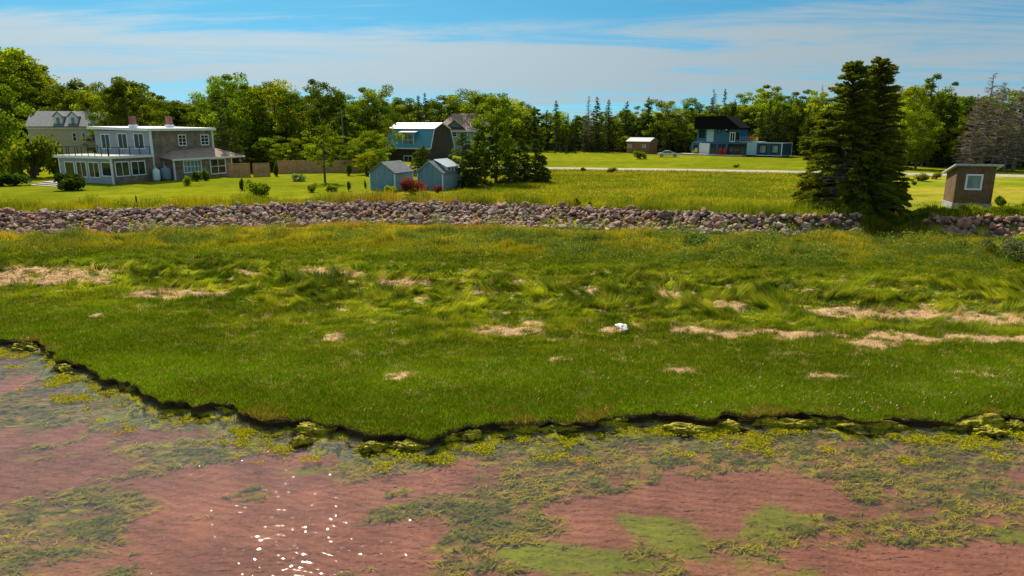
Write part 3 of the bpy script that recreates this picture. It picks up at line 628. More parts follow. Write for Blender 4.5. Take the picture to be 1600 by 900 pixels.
keep = (t_ > .2) & (t_ < 4.5) & (rng.random(n) < sst(.50, .62, q)) & (gully(x, y) < .3); x, y, q = x[keep], y[keep], q[keep]; n = len(x)
c = mixc(np.broadcast_to(C_(.10, .16, .02), (n, 3)), C_(.26, .27, .02), (rng.random(n) < .35) * 1.0) * rng.uniform(.65, 1.3, (n, 1))
vv, ff = quads(np.stack([x, y, height(x, y) + rng.random(n) * (.2 + 1.3 * (q - .45).clip(0, 1) * 2)], -1), .11)
tag(np_mesh('crest_weeds', vv, ff, M['grass'], np.repeat(c, 4, 0)), 'low leafy weeds in clumps along the top of the rock wall', 'weeds', kind='stuff')
# tall grass fringe above the stones and rough field
n = 520000
x, y = scatter(n, 50, 118, .80, 1.5, 6); c_ = ycrest(x); t_ = y - c_; bear = x / y
n1 = fbm(x * .22, y * .35, 51, 4); fringe = (1 - sst(3.2, 5.5, t_ + (n1 - .5) * 5)); field = sst(-.10, -.06, bear) * (y < yroad(x) - 3)
lawn_r = sst(.52, .56, bear)
field = field * (1 - lawn_r)
gul = gully(x, y) > .25
pr = np.maximum(fringe, field * .62); pr = np.where(t_ < .05, 0, pr); pr = np.where((y < c_) & (gully(x, y) > .3) & (y > yfoot(x) - .5), 1, pr)
keep = (rng.random(n) < pr) & (y > yfoot(x) - .5); x, y, n1, fringe, t_ = x[keep], y[keep], n1[keep], fringe[keep], t_[keep]; n = len(x)
q = fbm(x * .8, y * .6, 121, 4)
hh = (.16 + .16 * q) + fringe * (.16 + .62 * sst(.4, .7, q)); hh *= rng.uniform(.6, 1.2, n)
cc = ground_col(x, y) * rng.uniform(.75, 1.35, (n, 1)); cc = mixc(cc, C_(.32, .24, .06), (rng.random(n) < .08) * .7)
cc = mixc(cc, C_(.10, .15, .012), sst(.5, .62, fbm(x * .55, y * .5, 123, 3)) * .6 * fringe)
blades('tall_grass', x, y, hh, .05 + .0009 * (y - 50), rng.normal(.03, .10, n), rng.normal(0, .10, n), cc, M['grass'], 'tall yellow green grass along the wall crest and across the rough field')
# grass in the gap between the two walls
n = 20000
x0 = G(1385, 362, .9); x = rng.normal(x0.x, 2.6, n); y = rng.uniform(x0.y - 4, x0.y + 7, n)
keep = (x > G(1338, 355, 1.2).x) & (x < G(1428, 355, 1.2).x); x, y = x[keep], y[keep]; n = len(x)
q = fbm(x * 1.2, y * 1.2, 131, 3); cc = mixc(np.broadcast_to(C_(.30, .29, .014), (n, 3)), C_(.14, .17, .012), sst(.4, .6, q)) * rng.uniform(.7, 1.3, (n, 1))
blades('gully_grass', x, y, .2 + .6 * q * rng.uniform(.6, 1.2, n), .055, rng.normal(0, .12, n), rng.normal(0, .12, n), cc, M['grass'], 'tall grass filling the dip between the two rock walls')
# floating and stranded weed on the water's edge
n = 200000
x = rng.uniform(-30, 32, n); o_ = rng.random(n) ** 1.6 * 2.1; y = yedge(x) - .25 - o_
q = fbm(x * 1.1, y * 1.6, 141, 4); amt = sst(-16, 6, x) * .35
keep = rng.random(n) < sst(.50, .66, q + .3 * (fbm(x * 5, y * 7, 142, 3) - .5) + amt * np.exp(-((o_ - .8) / .6) ** 2) * .25 - .05 * o_); x, y = x[keep], y[keep]; n = len(x)
c = mixc(np.broadcast_to(C_(.60, .54, .012), (n, 3)), C_(.16, .18, .02), rng.random(n)) * rng.uniform(.7, 1.2, (n, 1))
vv, ff = quads(np.stack([x, y, rng.uniform(.003, .03, n)], -1), .05, .6, .9)
tag(np_mesh('floating_algae', vv, ff, M['grass'], np.repeat(c, 4, 0)), 'bright yellow green algae floating at the foot of the marsh bank', 'algae', kind='stuff')

# ------------------------------------------------------------------ stones
def rock_mesh(seed):
    r = random.Random(seed); bm = bmesh.new(); bmesh.ops.create_icosphere(bm, subdivisions=3, radius=1)
    pl = [(Vector((r.gauss(0, 1), r.gauss(0, 1), r.gauss(0, 1))).normalized(), r.uniform(.42, .84)) for _ in range(15)]
    for v in bm.verts:
        d = v.co.normalized(); k = 1.0
        for nrm, h in pl:
            q = d.dot(nrm)
            if q > h: k = min(k, h / q)
        v.co = d * k
    for v in bm.verts: v.co *= 1 + r.uniform(-.02, .02)
    for v in bm.verts: v.co.x *= 1.0; v.co.y *= r0[seed % 4]; v.co.z *= .66
    return bm
r0 = [.75, .85, .68, .9]
RM = []
for s in range(9):
    bm = rock_mesh(s); me = bpy.data.meshes.new('boulder'); bm.to_mesh(me); bm.free(); RM.append(me)
RMATS = [M['rock_red'], M['rock_grey'], M['rock_purple'], M['rock_pale']]
RV = []
for me in RM:
    v = np.empty(len(me.vertices) * 3); me.vertices.foreach_get('co', v); me.calc_loop_triangles()
    f = np.array([p.vertices[:] for p in me.polygons]); RV.append((v.reshape(-1, 3), f))
RMESH = {}
for i, me in enumerate(RM):
    for j, m_ in enumerate(RMATS):
        c = me.copy(); c.materials.append(m_); RMESH[i, j] = c
rocks = []
xl, xr = G(1340, 352, 1.4).x, G(1432, 352, 1.4).x
tries = 0
def rockz(x, y): return H1(x, y)
rr = random.Random(3)
xs = -52.0
cand = []
while xs < 62:
    # courses from the foot to the crest
    f_, c_ = float(yfoot(xs)), float(ycrest(xs)); wdt = c_ - f_
    nrow = int(wdt / .33) + 2
    for k in range(nrow):
        y = f_ - .25 + (wdt + .45) * k / (nrow - 1) + rr.uniform(-.2, .2); x = xs + rr.uniform(-.25, .25)
        if xl + (k * .12) < x < xr - k * .05: continue
        big = rr.random() < (.28 if k < 3 else .10)
        s = rr.uniform(.36, .60) if big else rr.uniform(.17, .36)
        if x > xr: s *= 1.2
        cand.append((x, y, s, k / (nrow - 1)))
    xs += .36
cx_ = np.array([c[0] for c in cand]); cy_ = np.array([c[1] for c in cand]); ch = height(cx_, cy_)
for (x, y, s, kk), h in zip(cand, ch):
    px, py = PX((x, y, h + .1)); 
    seen = -10 < px < 1610
    tone = fbm(np.array([x * .12]), np.array([y * .3]), 151, 3)[0]
    w = [1, .6 + 2.5 * (tone > .5), 1.2, .5] if px < 1400 else [2.6, .5, 1.2, .5]
    mt = rr.choices([0, 1, 2, 3], w)[0]
    rocks.append(dict(p=(x, y, h + s * .42), s=s, kk=kk, px=px, py=py, mt=mt, v=rr.randrange(9), r=(rr.uniform(-.35, .35), rr.uniform(-.35, .35), rr.uniform(0, 6.28)), seen=seen, big=s / y))
rocks.sort(key=lambda r: -(r['big'] if r['seen'] else 0))
ind, rest = rocks[:290], rocks[290:]
ORD = ['first', 'second', 'third', 'fourth', 'fifth', 'sixth', 'seventh', 'eighth', 'ninth', 'tenth', 'eleventh', 'twelfth', 'thirteenth', 'fourteenth', 'fifteenth', 'sixteenth', 'seventeenth', 'eighteenth', 'nineteenth', 'twentieth'] + ['%dth' % i for i in range(21, 60)]
def where_rock(px):
    for lim, s in [(60, 'far left corner'), (130, 'low spreading juniper'), (180, 'glass doors of the sunroom'), (240, 'shingled sunroom side'), (290, 'two tanks'), (345, 'shingled wing'), (400, 'board fence end'), (450, 'leafy lawn bush'), (500, 'pale hosta bed'), (560, 'lone lawn tree'), (620, 'left blue shed'),
                   (660, 'reddish shrub'), (720, 'right blue shed'), (790, 'broad spruce'), (860, 'paired dark spruces'), (900, 'dark rush tufts'), (960, 'young firs'), (1030, 'brown barn'), (1070, 'silver car'), (1130, 'container house door'), (1180, 'container house middle'), (1240, 'container house end'),
                   (1290, 'twin spruces left side'), (1345, 'twin spruces trunks'), (1470, 'left end of short wall'), (1530, 'lean to shed'), (1562, 'dark shrub by lean to'), (9999, 'far right edge')]:
        if px < lim: return s
bucket = {}
for r in ind:
    k = (['reddish', 'grey', 'purplish', 'pale'][r['mt']], 'foot' if r['kk'] < .34 else ('middle' if r['kk'] < .67 else 'crest'), where_rock(r['px']))
    bucket.setdefault(k, []).append(r)
for k, lst in bucket.items():
    lst.sort(key=lambda r: r['px'])
    for i, r in enumerate(lst):
        pos = '' if len(lst) == 1 else ', %s from left' % ORD[i]
        o = node('boulder', RMESH[r['v'], r['mt']]); o.location = r['p']; o.rotation_euler = r['r']; o.scale = (r['s'],) * 3
        tag(o, '%s boulder at wall %s in line with %s%s' % (k[0], k[1], k[2], pos), 'boulder', 'boulders of the rock wall')
for mt in range(4):
    pass
Vs, Fs, off_, Ms = [], [], 0, []
for r in rest:
    v, f = RV[r['v']]; m3 = np.array(Quaternion((1, 0, 0, 0)).to_matrix()); from_e = Matrix.Rotation(r['r'][2], 3, 'Z') @ Matrix.Rotation(r['r'][1], 3, 'Y') @ Matrix.Rotation(r['r'][0], 3, 'X')
    Vs.append(v * r['s'] @ np.array(from_e).T + np.array(r['p'])); Fs.append(f + off_); off_ += len(v); Ms += [r['mt']] * len(f)
o = np_mesh('rock_wall_rubble', np.concatenate(Vs), np.concatenate(Fs), RMATS[0]); o.data.materials.append(RMATS[1]); o.data.materials.append(RMATS[2]); o.data.materials.append(RMATS[3])
o.data.polygons.foreach_set('material_index', np.array(Ms, np.int32)); tag(o, 'mass of smaller reddish and grey stones packed into the shore wall', 'stones', kind='stuff')

# slumped clumps of turf under algae at the foot of the bank
CL = [(40, 536, 60, 'long low strip at the left bend of the shore'), (82, 550, 20, 'small one right at the corner of the bank'), (100, 573, 26, 'small flat one below the corner of the bank'), (178, 590, 26, 'rounded one tucked under the sloping bank'), (203, 604, 30, 'flat one off the sloping bank'),
      (356, 637, 40, 'high one against the bank below the short grass'), (469, 688, 28, 'bright one standing alone in the water'), (497, 671, 64, 'long slanting one above the lone bright clump'), (581, 697, 36, 'double topped one in the water, left of the point'), (637, 694, 52, 'broad one in the water at the point of the marsh'),
      (700, 683, 34, 'narrow one just right of the point'), (735, 678, 40, 'rounded one right of the point'), (815, 669, 60, 'long flat one under the dark bank right of the point'), (872, 668, 58, 'thick one with a dark side near the middle'), (944, 659, 76, 'largest domed one under the middle of the bank'),
      (1075, 668, 56, 'thin low one in the algae shallows'), (1140, 664, 30, 'small broken one in the algae shallows'), (1189, 657, 56, 'dark sided one where the bank steps'), (1241, 661, 46, 'yellow one beside the dark sided step'), (1285, 655, 40, 'rough one leaning against the bank'),
      (1350, 662, 80, 'long tapering one under the right bank'), (1508, 659, 94, 'large dome near the right edge'), (1547, 672, 34, 'bright one in front of the large right dome'), (1590, 664, 34, 'flat one at the far right edge')]
for i, (a, b, wpx, desc) in enumerate(CL):
    p = G(a, b + 2, .05); w = wpx / FPX * math.hypot(p.y, p.x) * .56
    bm = bmesh.new(); bmesh.ops.create_icosphere(bm, subdivisions=5, radius=1)
    vs = np.array([v.co[:] for v in bm.verts]); hgt = .12 + .08 * (w > .6) + .05 * random.random()
    ang = math.atan2(vs[0, 1], vs[0, 0])
    nz = fbm(vs[:, 0] * 2 + i * 7, vs[:, 1] * 2 + vs[:, 2], 161, 5) - .5; nz2 = fbm(vs[:, 0] * 7 + i * 7, vs[:, 1] * 7 + vs[:, 2] * 5, 163, 4) - .5
    rr_ = 1 + nz * 1.5 + nz2 * .55
    for v, k in zip(bm.verts, rr_):
        v.co *= k; v.co.z = max(v.co.z, -.4)
        v.co = Vector((v.co.x * w, v.co.y * w * .38 * (1 if w > .5 else 1.4), v.co.z * hgt))
    me = bpy.data.meshes.new('turf_clump'); bm.to_mesh(me); bm.free(); me.materials.append(M['algae'])
    for f in me.polygons: f.use_smooth = True
    o = node('turf_clump', me, None, (p.x, p.y, .04), random.uniform(-.25, .25) + (-.45 if a < 400 else 0))
    tag(o, 'algae covered turf clump, ' + desc, 'turf clump', 'turf clumps fallen along the bank')

# crumpled sheet lying in the marsh
p = G(972, 508, .8); bm = bmesh.new(); bmesh.ops.create_grid(bm, x_segments=22, y_segments=22, size=.22)
for v in bm.verts:
    a = np.array([v.co.x]); b_ = np.array([v.co.y]); rd = v.co.length; an_ = math.atan2(v.co.y, v.co.x)
    v.co.x *= 1 + .2 * math.sin(3 * an_); v.co.z = .09 * math.exp(-(rd / .25) ** 2) + .10 * (float(fbm(a * 6, b_ * 6, 171, 3)[0]) - .4)
geom = bmesh.ops.solidify(bm, geom=bm.faces[:], thickness=.012)
me = bpy.data.meshes.new('plastic_sheet'); bm.to_mesh(me); bm.free(); me.materials.append(M['plastic_sheet'])
o = node('plastic_sheet', me, None, (p.x, p.y, H1(p.x, p.y) + .2), .3); tag(o, 'crumpled white plastic sheet lying in the marsh grass beside a straw patch', 'plastic sheet')
o.rotation_euler = (.35, 0, .3)

# ------------------------------------------------------------------ trees and shrubs
def trunk_mesh(name, H, r0_, lean, limbs, seed, m):
    """tapered, slightly crooked trunk with limbs: list of (z, length, azimuth, rise)"""
    r = random.Random(seed); b = B(); pts = []
    for i in range(7):
        t = i / 6; pts.append(Vector((lean[0] * t * t + r.uniform(-.04, .04) * H * .1, lean[1] * t * t + r.uniform(-.04, .04) * H * .1, H * t)))
    pts[0] = Vector((0, 0, -.15))
    for i in range(6): b.rod(pts[i], pts[i + 1], r0_ * (1 - i / 6.6), r0_ * (1 - (i + 1) / 6.6), 6)
    for z, ln, az, rise in limbs:
        t = z / H; i = min(5, int(t * 6)); q = pts[i].lerp(pts[i + 1], t * 6 - i)
        e = q + Vector((math.cos(az) * ln, math.sin(az) * ln, rise)); mid_ = q.lerp(e, .5) + Vector((0, 0, -rise * .12))
        rr1 = r0_ * (1 - t) * .42 + .012
        b.rod(q, mid_, rr1, rr1 * .65, 4); b.rod(mid_, e, rr1 * .65, rr1 * .2, 4)
    bmesh.ops.recalc_face_normals(b.bm, faces=b.bm.faces); me = bpy.data.meshes.new(name); b.bm.to_mesh(me); b.bm.free(); me.materials.append(m); return me
def deciduous(seed, H=12, Rr=4, base=.18, ncl=46, per=200, leaf=.235, m=None, shape='round', bark=None):
    r = random.Random(seed); g = np.random.default_rng(seed); limbs, cen, rad, tin = [], [], [], []
    for i in range(ncl):
        t = base + (1 - base) * (i + r.random()) / ncl; az = i * 2.4 + r.uniform(-.6, .6)
        if shape == 'round': env = math.sin(math.pi * min(1, max(.02, (t - base * .4) / (1.04 - base * .4)))) ** .55
        elif shape == 'tall': env = .55 + .45 * math.sin(math.pi * t) if t < .9 else .45
        elif shape == 'layer': env = (.5 + .5 * abs(math.sin(t * 9 + seed))) * (1.05 - .5 * abs(t - .65))
        else: env = 1.0 - .55 * t
        d = Rr * env * r.uniform(.35, 1.0); zc = H * t
        cen.append((math.cos(az) * d, math.sin(az) * d, zc)); rad.append(Rr * r.uniform(.16, .34)); tin.append(r.uniform(.65, 1.35))
        if i % 2 == 0: limbs.append((max(.12 * H, zc - d * .55), d * .95, az, min(d * .5, H * .97 - zc + d * .4)))
    V, Tn = [], []
    for c, rd, tn in zip(cen, rad, tin):
        n = int(per * r.uniform(.6, 1.3)); q = g.normal(size=(n, 3)); q /= np.linalg.norm(q, axis=1)[:, None]; q *= (g.random((n, 1)) ** .45) * rd
        q[:, 2] *= .62; q += c; V.append(q); Tn.append(tn * g.uniform(.75, 1.3, n))
    V = np.concatenate(V); Tn = np.concatenate(Tn); k = V[:, 2] > .02 * H; V, Tn = V[k], Tn[k]
    vv, ff = quads(V, leaf, .8, .2)
    tint = np.stack([Tn * g.uniform(.88, 1.18, len(Tn)), Tn, Tn], -1)
    cm = np_mesh('crown', vv, ff, m, np.repeat(tint, 4, 0), link=False)
    return trunk_mesh('trunk', H * .9, H * .018 + .05, (r.uniform(-.4, .4), r.uniform(-.4, .4)), limbs, seed, bark or M['bark']), cm
def conifer(seed, H=12, Rr=2.6, base=.06, m=None, dens=1.0, needle=(.42, .13), power=.8, ragged=.3, whorl=.36, dead_low=0.0, lean=(0, 0), upswept=0.0, bark=None):
    r = random.Random(seed); g = np.random.default_rng(seed); z = H * base; V, Dn, Tn, limbs = [], [], [], []
    while z < H * .985:
        t = z / H; nb = max(3, int(r.uniform(5, 8) * (1 - .35 * t)))
        for k in range(nb):
            az = r.uniform(0, 6.283); Lb = Rr * ((1 - t) ** power) * r.uniform(1 - ragged, 1 + ragged * .35) + .10
            zb = z + r.uniform(-.15, .15); droop = (-.22 + upswept + .5 * t) * Lb
            limbs.append((min(zb, H * .97), Lb * .96, az, droop))
            n = max(3, int(Lb * 13 * dens)); s = g.random(n) ** .75
            if dead_low and t < dead_low: s = s[s > .75]; n = len(s)
            wob = .20 * Lb * s * g.uniform(-1, 1, n) * (1 - .35 * s)
            x = math.cos(az) * Lb * s - math.sin(az) * wob; y = math.sin(az) * Lb * s + math.cos(az) * wob
            zz = zb + droop * s + .10 * Lb * np.sin(s * 3.1) - g.uniform(0, .20, n)
            x += lean[0] * t * t; y += lean[1] * t * t
            V.append(np.stack([x, y, zz], -1)); d = np.stack([math.cos(az) + g.normal(0, .55, n), math.sin(az) + g.normal(0, .55, n), g.normal(-.15 + .5 * t, .3, n)], -1)
            Dn.append(d / np.linalg.norm(d, axis=1)[:, None]); Tn.append(np.full(n, r.uniform(.7, 1.3)) * g.uniform(.8, 1.25, n))
        z += whorl * r.uniform(.8, 1.2) * (1 - .35 * t)
    V = np.concatenate(V); Dn = np.concatenate(Dn); Tn = np.concatenate(Tn); n = len(V)
    u = np.cross(Dn, g.normal(size=(n, 3))); u /= np.linalg.norm(u, axis=1)[:, None]
    a = Dn * needle[0] * g.uniform(.6, 1.2, (n, 1)) * .5; b = u * needle[1] * .5 * g.uniform(.7, 1.3, (n, 1))
    vv = np.stack([V - a, V + b, V + a, V - b], 1).reshape(-1, 3)
    tint = np.stack([Tn * g.uniform(.85, 1.25, n), Tn, Tn], -1)
    cm = np_mesh('crown', vv, np.arange(n * 4).reshape(n, 4), m, np.repeat(tint, 4, 0), link=False)
    return trunk_mesh('trunk', H * .97, H * .012 + .05, lean, limbs[::(1 if n < 60000 else 2)], seed, bark or M['bark']), cm
LIB = {'light': [deciduous(100 + i, m=M['dec_light'], shape=s_, Rr=r_, ncl=nc) for i, (s_, r_, nc) in enumerate([('round', 3.8, 44), ('round', 4.4, 50), ('layer', 3.6, 42), ('cone', 3.4, 40)])],
       'mid': [deciduous(120 + i, m=M['dec_mid'], shape=s_, Rr=r_, ncl=nc) for i, (s_, r_, nc) in enumerate([('round', 3.6, 44), ('layer', 4.2, 46), ('tall', 2.9, 46), ('round', 4.4, 50)])],
       'dark': [deciduous(140 + i, m=M['dec_dark'], shape=s_, Rr=r_, ncl=nc, per=240) for i, (s_, r_, nc) in enumerate([('round', 3.6, 46), ('tall', 3.0, 46), ('layer', 3.6, 40)])],
       'airy': [deciduous(160 + i, m=M['dec_mid'], shape='layer', Rr=2.9, ncl=24, per=170, base=.35) for i in range(3)],
       'spruce': [conifer(180 + i, m=M['spruce'], Rr=r_, ragged=g_, power=p_) for i, (r_, g_, p_) in enumerate([(2.3, .3, .8), (2.7, .35, .9), (2.0, .4, .7), (2.5, .3, 1.0), (1.7, .45, .65)])],
       'dead': [conifer(200 + i, m=M['dead'], Rr=2.3, dens=.95, needle=(.5, .045), ragged=.4, base=.12, upswept=.15, whorl=.42, bark=M['grey_bark']) for i in range(3)]}
def bush(seed, m, n=1500, leaf=.12, flat=.62, lob=9):
    r = random.Random(seed); g = np.random.default_rng(seed); V, Tn = [], []
    b = B()
    for i in range(lob):
        az = r.uniform(0, 6.28); d = r.uniform(.05, .62); c = np.array([math.cos(az) * d, math.sin(az) * d, r.uniform(.28, .70)]); rd = r.uniform(.26, .42)
        k = n // lob; q = g.normal(size=(k, 3)); q /= np.linalg.norm(q, axis=1)[:, None]; q *= (g.random((k, 1)) ** .4) * rd; q += c
        V.append(q); Tn.append(np.full(k, r.uniform(.7, 1.3)) * g.uniform(.75, 1.3, k)); b.rod((0, 0, -.05), tuple(c), .035, .012, 4)
    V = np.concatenate(V); Tn = np.concatenate(Tn); V[:, 2] = np.abs(V[:, 2]) * .95
    vv, ff = quads(V, leaf, .7, .2); tint = np.stack([Tn * g.uniform(.9, 1.15, len(Tn)), Tn, Tn], -1)
    cm = np_mesh('foliage', vv, ff, m, np.repeat(tint, 4, 0), link=False)
    bmesh.ops.recalc_face_normals(b.bm, faces=b.bm.faces); sm = bpy.data.meshes.new('stems'); b.bm.to_mesh(sm); b.bm.free(); sm.materials.append(M['bark'])
    return sm, cm
BL = {k: [bush(300 + 7 * j + i, M[mm], n_, lf, lob=lb) for i in range(2)] for j, (k, mm, n_, lf, lb) in enumerate([('light', 'dec_light', 1600, .13, 9), ('mid', 'dec_mid', 1700, .12, 10), ('dark', 'dec_dark', 1900, .12, 10), ('red', 'red_leaf', 2600, .085, 12), ('grey', 'grey_leaf', 1700, .10, 9), ('juniper', 'juniper', 2200, .15, 10), ('hosta', 'hosta', 700, .20, 10)])}
def plant_tree(kind, x, y, H, wf=1.0, var=None, name=None, label=None, cat='tree', group=None, rz=None, lib=None, H0=12.0):
    L_ = (lib or LIB)[kind]; tm, cm = L_[random.randrange(len(L_)) if var is None else var % len(L_)]
    z = H1(x, y)
    nm = name or {'spruce': 'spruce_tree', 'dead': 'dead_spruce_tree'}.get(kind, 'broadleaf_tree')
    o = empty(nm, (x, y, z), random.uniform(0, 6.28) if rz is None else rz); s = H / H0; o.scale = (s * wf, s * wf, s)
    node('trunk', tm, o); node('crown', cm, o); tag(o, label, cat, group); return o
def plant_bush(kind, x, y, w, h, label, name='shrub', cat='shrub', group=None, var=0):
    sm, cm = BL[kind][var % 2]; o = empty(name, (x, y, H1(x, y)), random.uniform(0, 6.28)); o.scale = (w / 2, w / 2, h)
    node('stems', sm, o); node('foliage', cm, o); tag(o, label, cat, group); return o
# ------------------------------------------------------------------ buildings
class Bld:
    """origin on the ground, local x away from the viewer, local y along the front to the left"""
    def __init__(s, o, ang): s.o = Vector(o); s.a = R(ang); s.c, s.s = math.cos(s.a), math.sin(s.a)
    def loc(s, p): dx, dy = p[0] - s.o.x, p[1] - s.o.y; return Vector((dx * s.c + dy * s.s, -dx * s.s + dy * s.c, p[2] - s.o.z))
    def wor(s, p): return Vector((s.o.x + p[0] * s.c - p[1] * s.s, s.o.y + p[0] * s.s + p[1] * s.c, s.o.z + (p[2] if len(p) > 2 else 0)))
    def hit(s, pl, c, px, py):
        d = ray(px, py); cl = s.loc((0, 0, CAMZ)); dl = Vector((d[0] * s.c + d[1] * s.s, -d[0] * s.s + d[1] * s.c, d[2]))
        i = 0 if pl == 'x' else 1; t = (c - cl[i]) / dl[i]; q = cl + dl * t
        return q[1 - i], q[2]
    def rect(s, pl, c, x0, y0, x1, y1):
        a, b = s.hit(pl, c, x0, (y0 + y1) / 2)[0], s.hit(pl, c, x1, (y0 + y1) / 2)[0]
        z0, z1 = s.hit(pl, c, (x0 + x1) / 2, y1)[1], s.hit(pl, c, (x0 + x1) / 2, y0)[1]
        return min(a, b), max(a, b), z0, z1
    def root(s, name, **k): o = empty(name, s.o, s.a); tag(o, **k); s.e = o; return o
def onwall(b, pl, c, sg, s0, s1, z0, z1, d0, d1):
    a, e = sorted((c + sg * d0, c + sg * d1))
    return b.box(a, e, s0, s1, z0, z1) if pl == 'x' else b.box(s0, s1, a, e, z0, z1)
def window(par, pl, c, r, nx=1, nz=1, sg=-1, frame=.09, name='window', glass=None, m=None, proud=.06, **k):
    s0, s1, z0, z1 = r; b = B(); fw = frame
    for q in ((s0, s1, z0, z0 + fw), (s0, s1, z1 - fw, z1), (s0, s0 + fw, z0 + fw, z1 - fw), (s1 - fw, s1, z0 + fw, z1 - fw)): onwall(b, pl, c, sg, *q, .0, proud)
    for i in range(1, nx): u = s0 + (s1 - s0) * i / nx; onwall(b, pl, c, sg, u - fw * .3, u + fw * .3, z0 + fw, z1 - fw, .0, proud - .012)
    for i in range(1, nz): u = z0 + (z1 - z0) * i / nz; onwall(b, pl, c, sg, s0 + fw, s1 - fw, u - fw * .25, u + fw * .25, .0, proud - .02)
    f = b.put(name, m or M['white'], par, **k)
    g = B(); onwall(g, pl, c, sg, s0 + fw * .5, s1 - fw * .5, z0 + fw * .5, z1 - fw * .5, .0, .02); g.put('pane', glass or M['glass'], f)
    return f
def gable_roof(par, x0, x1, y0, y1, ez, rz, along, m, over=.3, th=.14, name='roof', close=None, peak=None):
    b = B()
    if along == 'y':
        xm = (x0 + x1) / 2 if peak is None else peak; k = (rz - ez) / (xm - x0); e0 = ez - k * over
        b.prism([(x0 - over, e0), (xm, rz), (x1 + over, ez - (rz - ez) / (x1 - xm) * over), (x1 + over, ez - (rz - ez) / (x1 - xm) * over + th), (xm, rz + th), (x0 - over, e0 + th)], y0 - over, y1 + over)
    else:
        ym = (y0 + y1) / 2; k = (rz - ez) / (ym - y0); e0 = ez - k * over
        b.prismx([(y0 - over, e0), (ym, rz), (y1 + over, e0), (y1 + over, e0 + th), (ym, rz + th), (y0 - over, e0 + th)], x0 - over, x1 + over)
    return b.put(name, m, par)
def corner(par, pts, z0, z1, m=None, w=.09):
    for x, y in pts: B().box(x - w, x + w, y - w, y + w, z0, z1).put('corner_board', m or M['white'], par)

# -- long cedar shingle house with glazed sunroom and roof terrace
A = G(178, 288); h1 = Bld(A, 66); e = h1.root('shingle_house', label='long grey shingle house with glazed sunroom, white railed roof terrace and two chimneys', cat='house')
Lu = reach(A, 66, 243); Lv = reach(A, 156, 98); Mx = reach(A, 66, 337); DZ = h1.hit('x', 0, 177, 247)[1] - .1
YB = h1.hit('x', Lu, 150, 225)[0]; TZ = h1.hit('y', 0, 245, 204)[1]
print('HOUSE', Lu, Lv, Mx, DZ, YB, TZ)
B().box(0, Lu, 0, Lv, -.3, DZ).put('sunroom', M['blue_grey'], e)
B().box(.05, Lu - .02, -.04, .0, -.3, DZ).put('wall', M['shingle'], e)
b = B().box(Lu + .01, Mx, 0, YB, -.3, TZ); b.put('wall', M['shingle'], e)
B().box(Lu - .04, Lu + .0, .1, YB, DZ + .3, TZ - .02).put('wall', M['blue_grey'], e, label='pale blue grey clapboard upper wall behind the terrace')
B().box(-.45, Lu - .06, -.35, Lv + .35, DZ + .002, DZ + .30).put('terrace', M['white'], e)
B().box(-.25, Lu - .08, -.15, Lv + .15, DZ + .302, DZ + .33).put('terrace_floor', M['deckwood'], e)
b = B(); b.slab([(Lu - .7, -.45, TZ + .28), (Mx + .4, -.45, TZ + .28), (Mx + .4, YB + .4, TZ + .5), (Lu - .7, YB + .4, TZ + .5)], .32); rf = b.put('roof', M['white'], e)
for cpx, yy in ((205, 3.2), (266, 2.6)):
    xx = 0
    xx = Lu + 1.2 if cpx == 205 else Lu + 6.6
    # slide the stack along the roof until it stands on its bearing
    lo = min(((abs(PX(h1.wor((q, yy, TZ)))[0] - cpx), q) for q in np.linspace(Lu + .3, Mx - .5, 80)))[1]; xx = lo
    c = B().box(xx - .3, xx + .3, yy - .3, yy + .3, TZ + .45, TZ + 1.75).put('chimney', M['brick'], rf)
    B().box(xx - .38, xx + .38, yy - .38, yy + .38, TZ + .3, TZ + .72).put('chimney_flashing', M['white'], e)
corner(e, [(-.02, -.02), (-.02, Lv), (Lu, -.06)], -.3, DZ); corner(e, [(Lu, -.05), (Mx, -.05)], DZ - 2.6, TZ, w=.1)
for r_ in ((102, 252, 117, 274), (145 + 14, 253, 176, 276)): window(e, 'x', 0, h1.rect('x', 0, *r_), 1, 1, frame=.12)
for r_ in ((120, 252, 136, 277), (139, 253, 156, 278)): window(e, 'x', 0, h1.rect('x', 0, *r_), 2, 1, frame=.12, name='glass_door')
for r_ in ((179, 252, 202, 276), (204, 251, 227, 274)): window(e, 'y', -.04, h1.rect('y', 0, *r_), 2, 1, frame=.12)
for r_ in ((159, 209, 173, 233), (185, 208, 200, 233), (210, 208, 226, 233)): window(e, 'x', Lu - .04, h1.rect('x', Lu, *r_), 2, 1, frame=.12, name='glass_door')
for r_ in ((278, 210, 291, 228), (313, 210, 326, 227)): window(e, 'y', 0, h1.rect('y', 0, *r_), 2, 3, frame=.12)
# terrace railing: dark posts, rail and thin balusters
b = B(); rz = DZ + .33
for i in range(9): b.box(-.27, -.21, Lv * i / 8 - .03, Lv * i / 8 + .03, rz, rz + 1.0)
for i in range(5): x_ = -.24 + (Lu - .2) * i / 4; b.box(x_ - .03, x_ + .03, -.17, -.11, rz, rz + 1.0); b.box(x_ - .03, x_ + .03, Lv + .10, Lv + .16, rz, rz + 1.0)
b.box(-.26, -.22, -.1, Lv + .1, rz + .93, rz + .98); b.box(-.2, Lu - .5, -.16, -.12, rz + .93, rz + .98); b.box(-.2, Lu - .5, Lv + .11, Lv + .15, rz + .93, rz + .98)
b.put('railing', M['black_metal'], e)
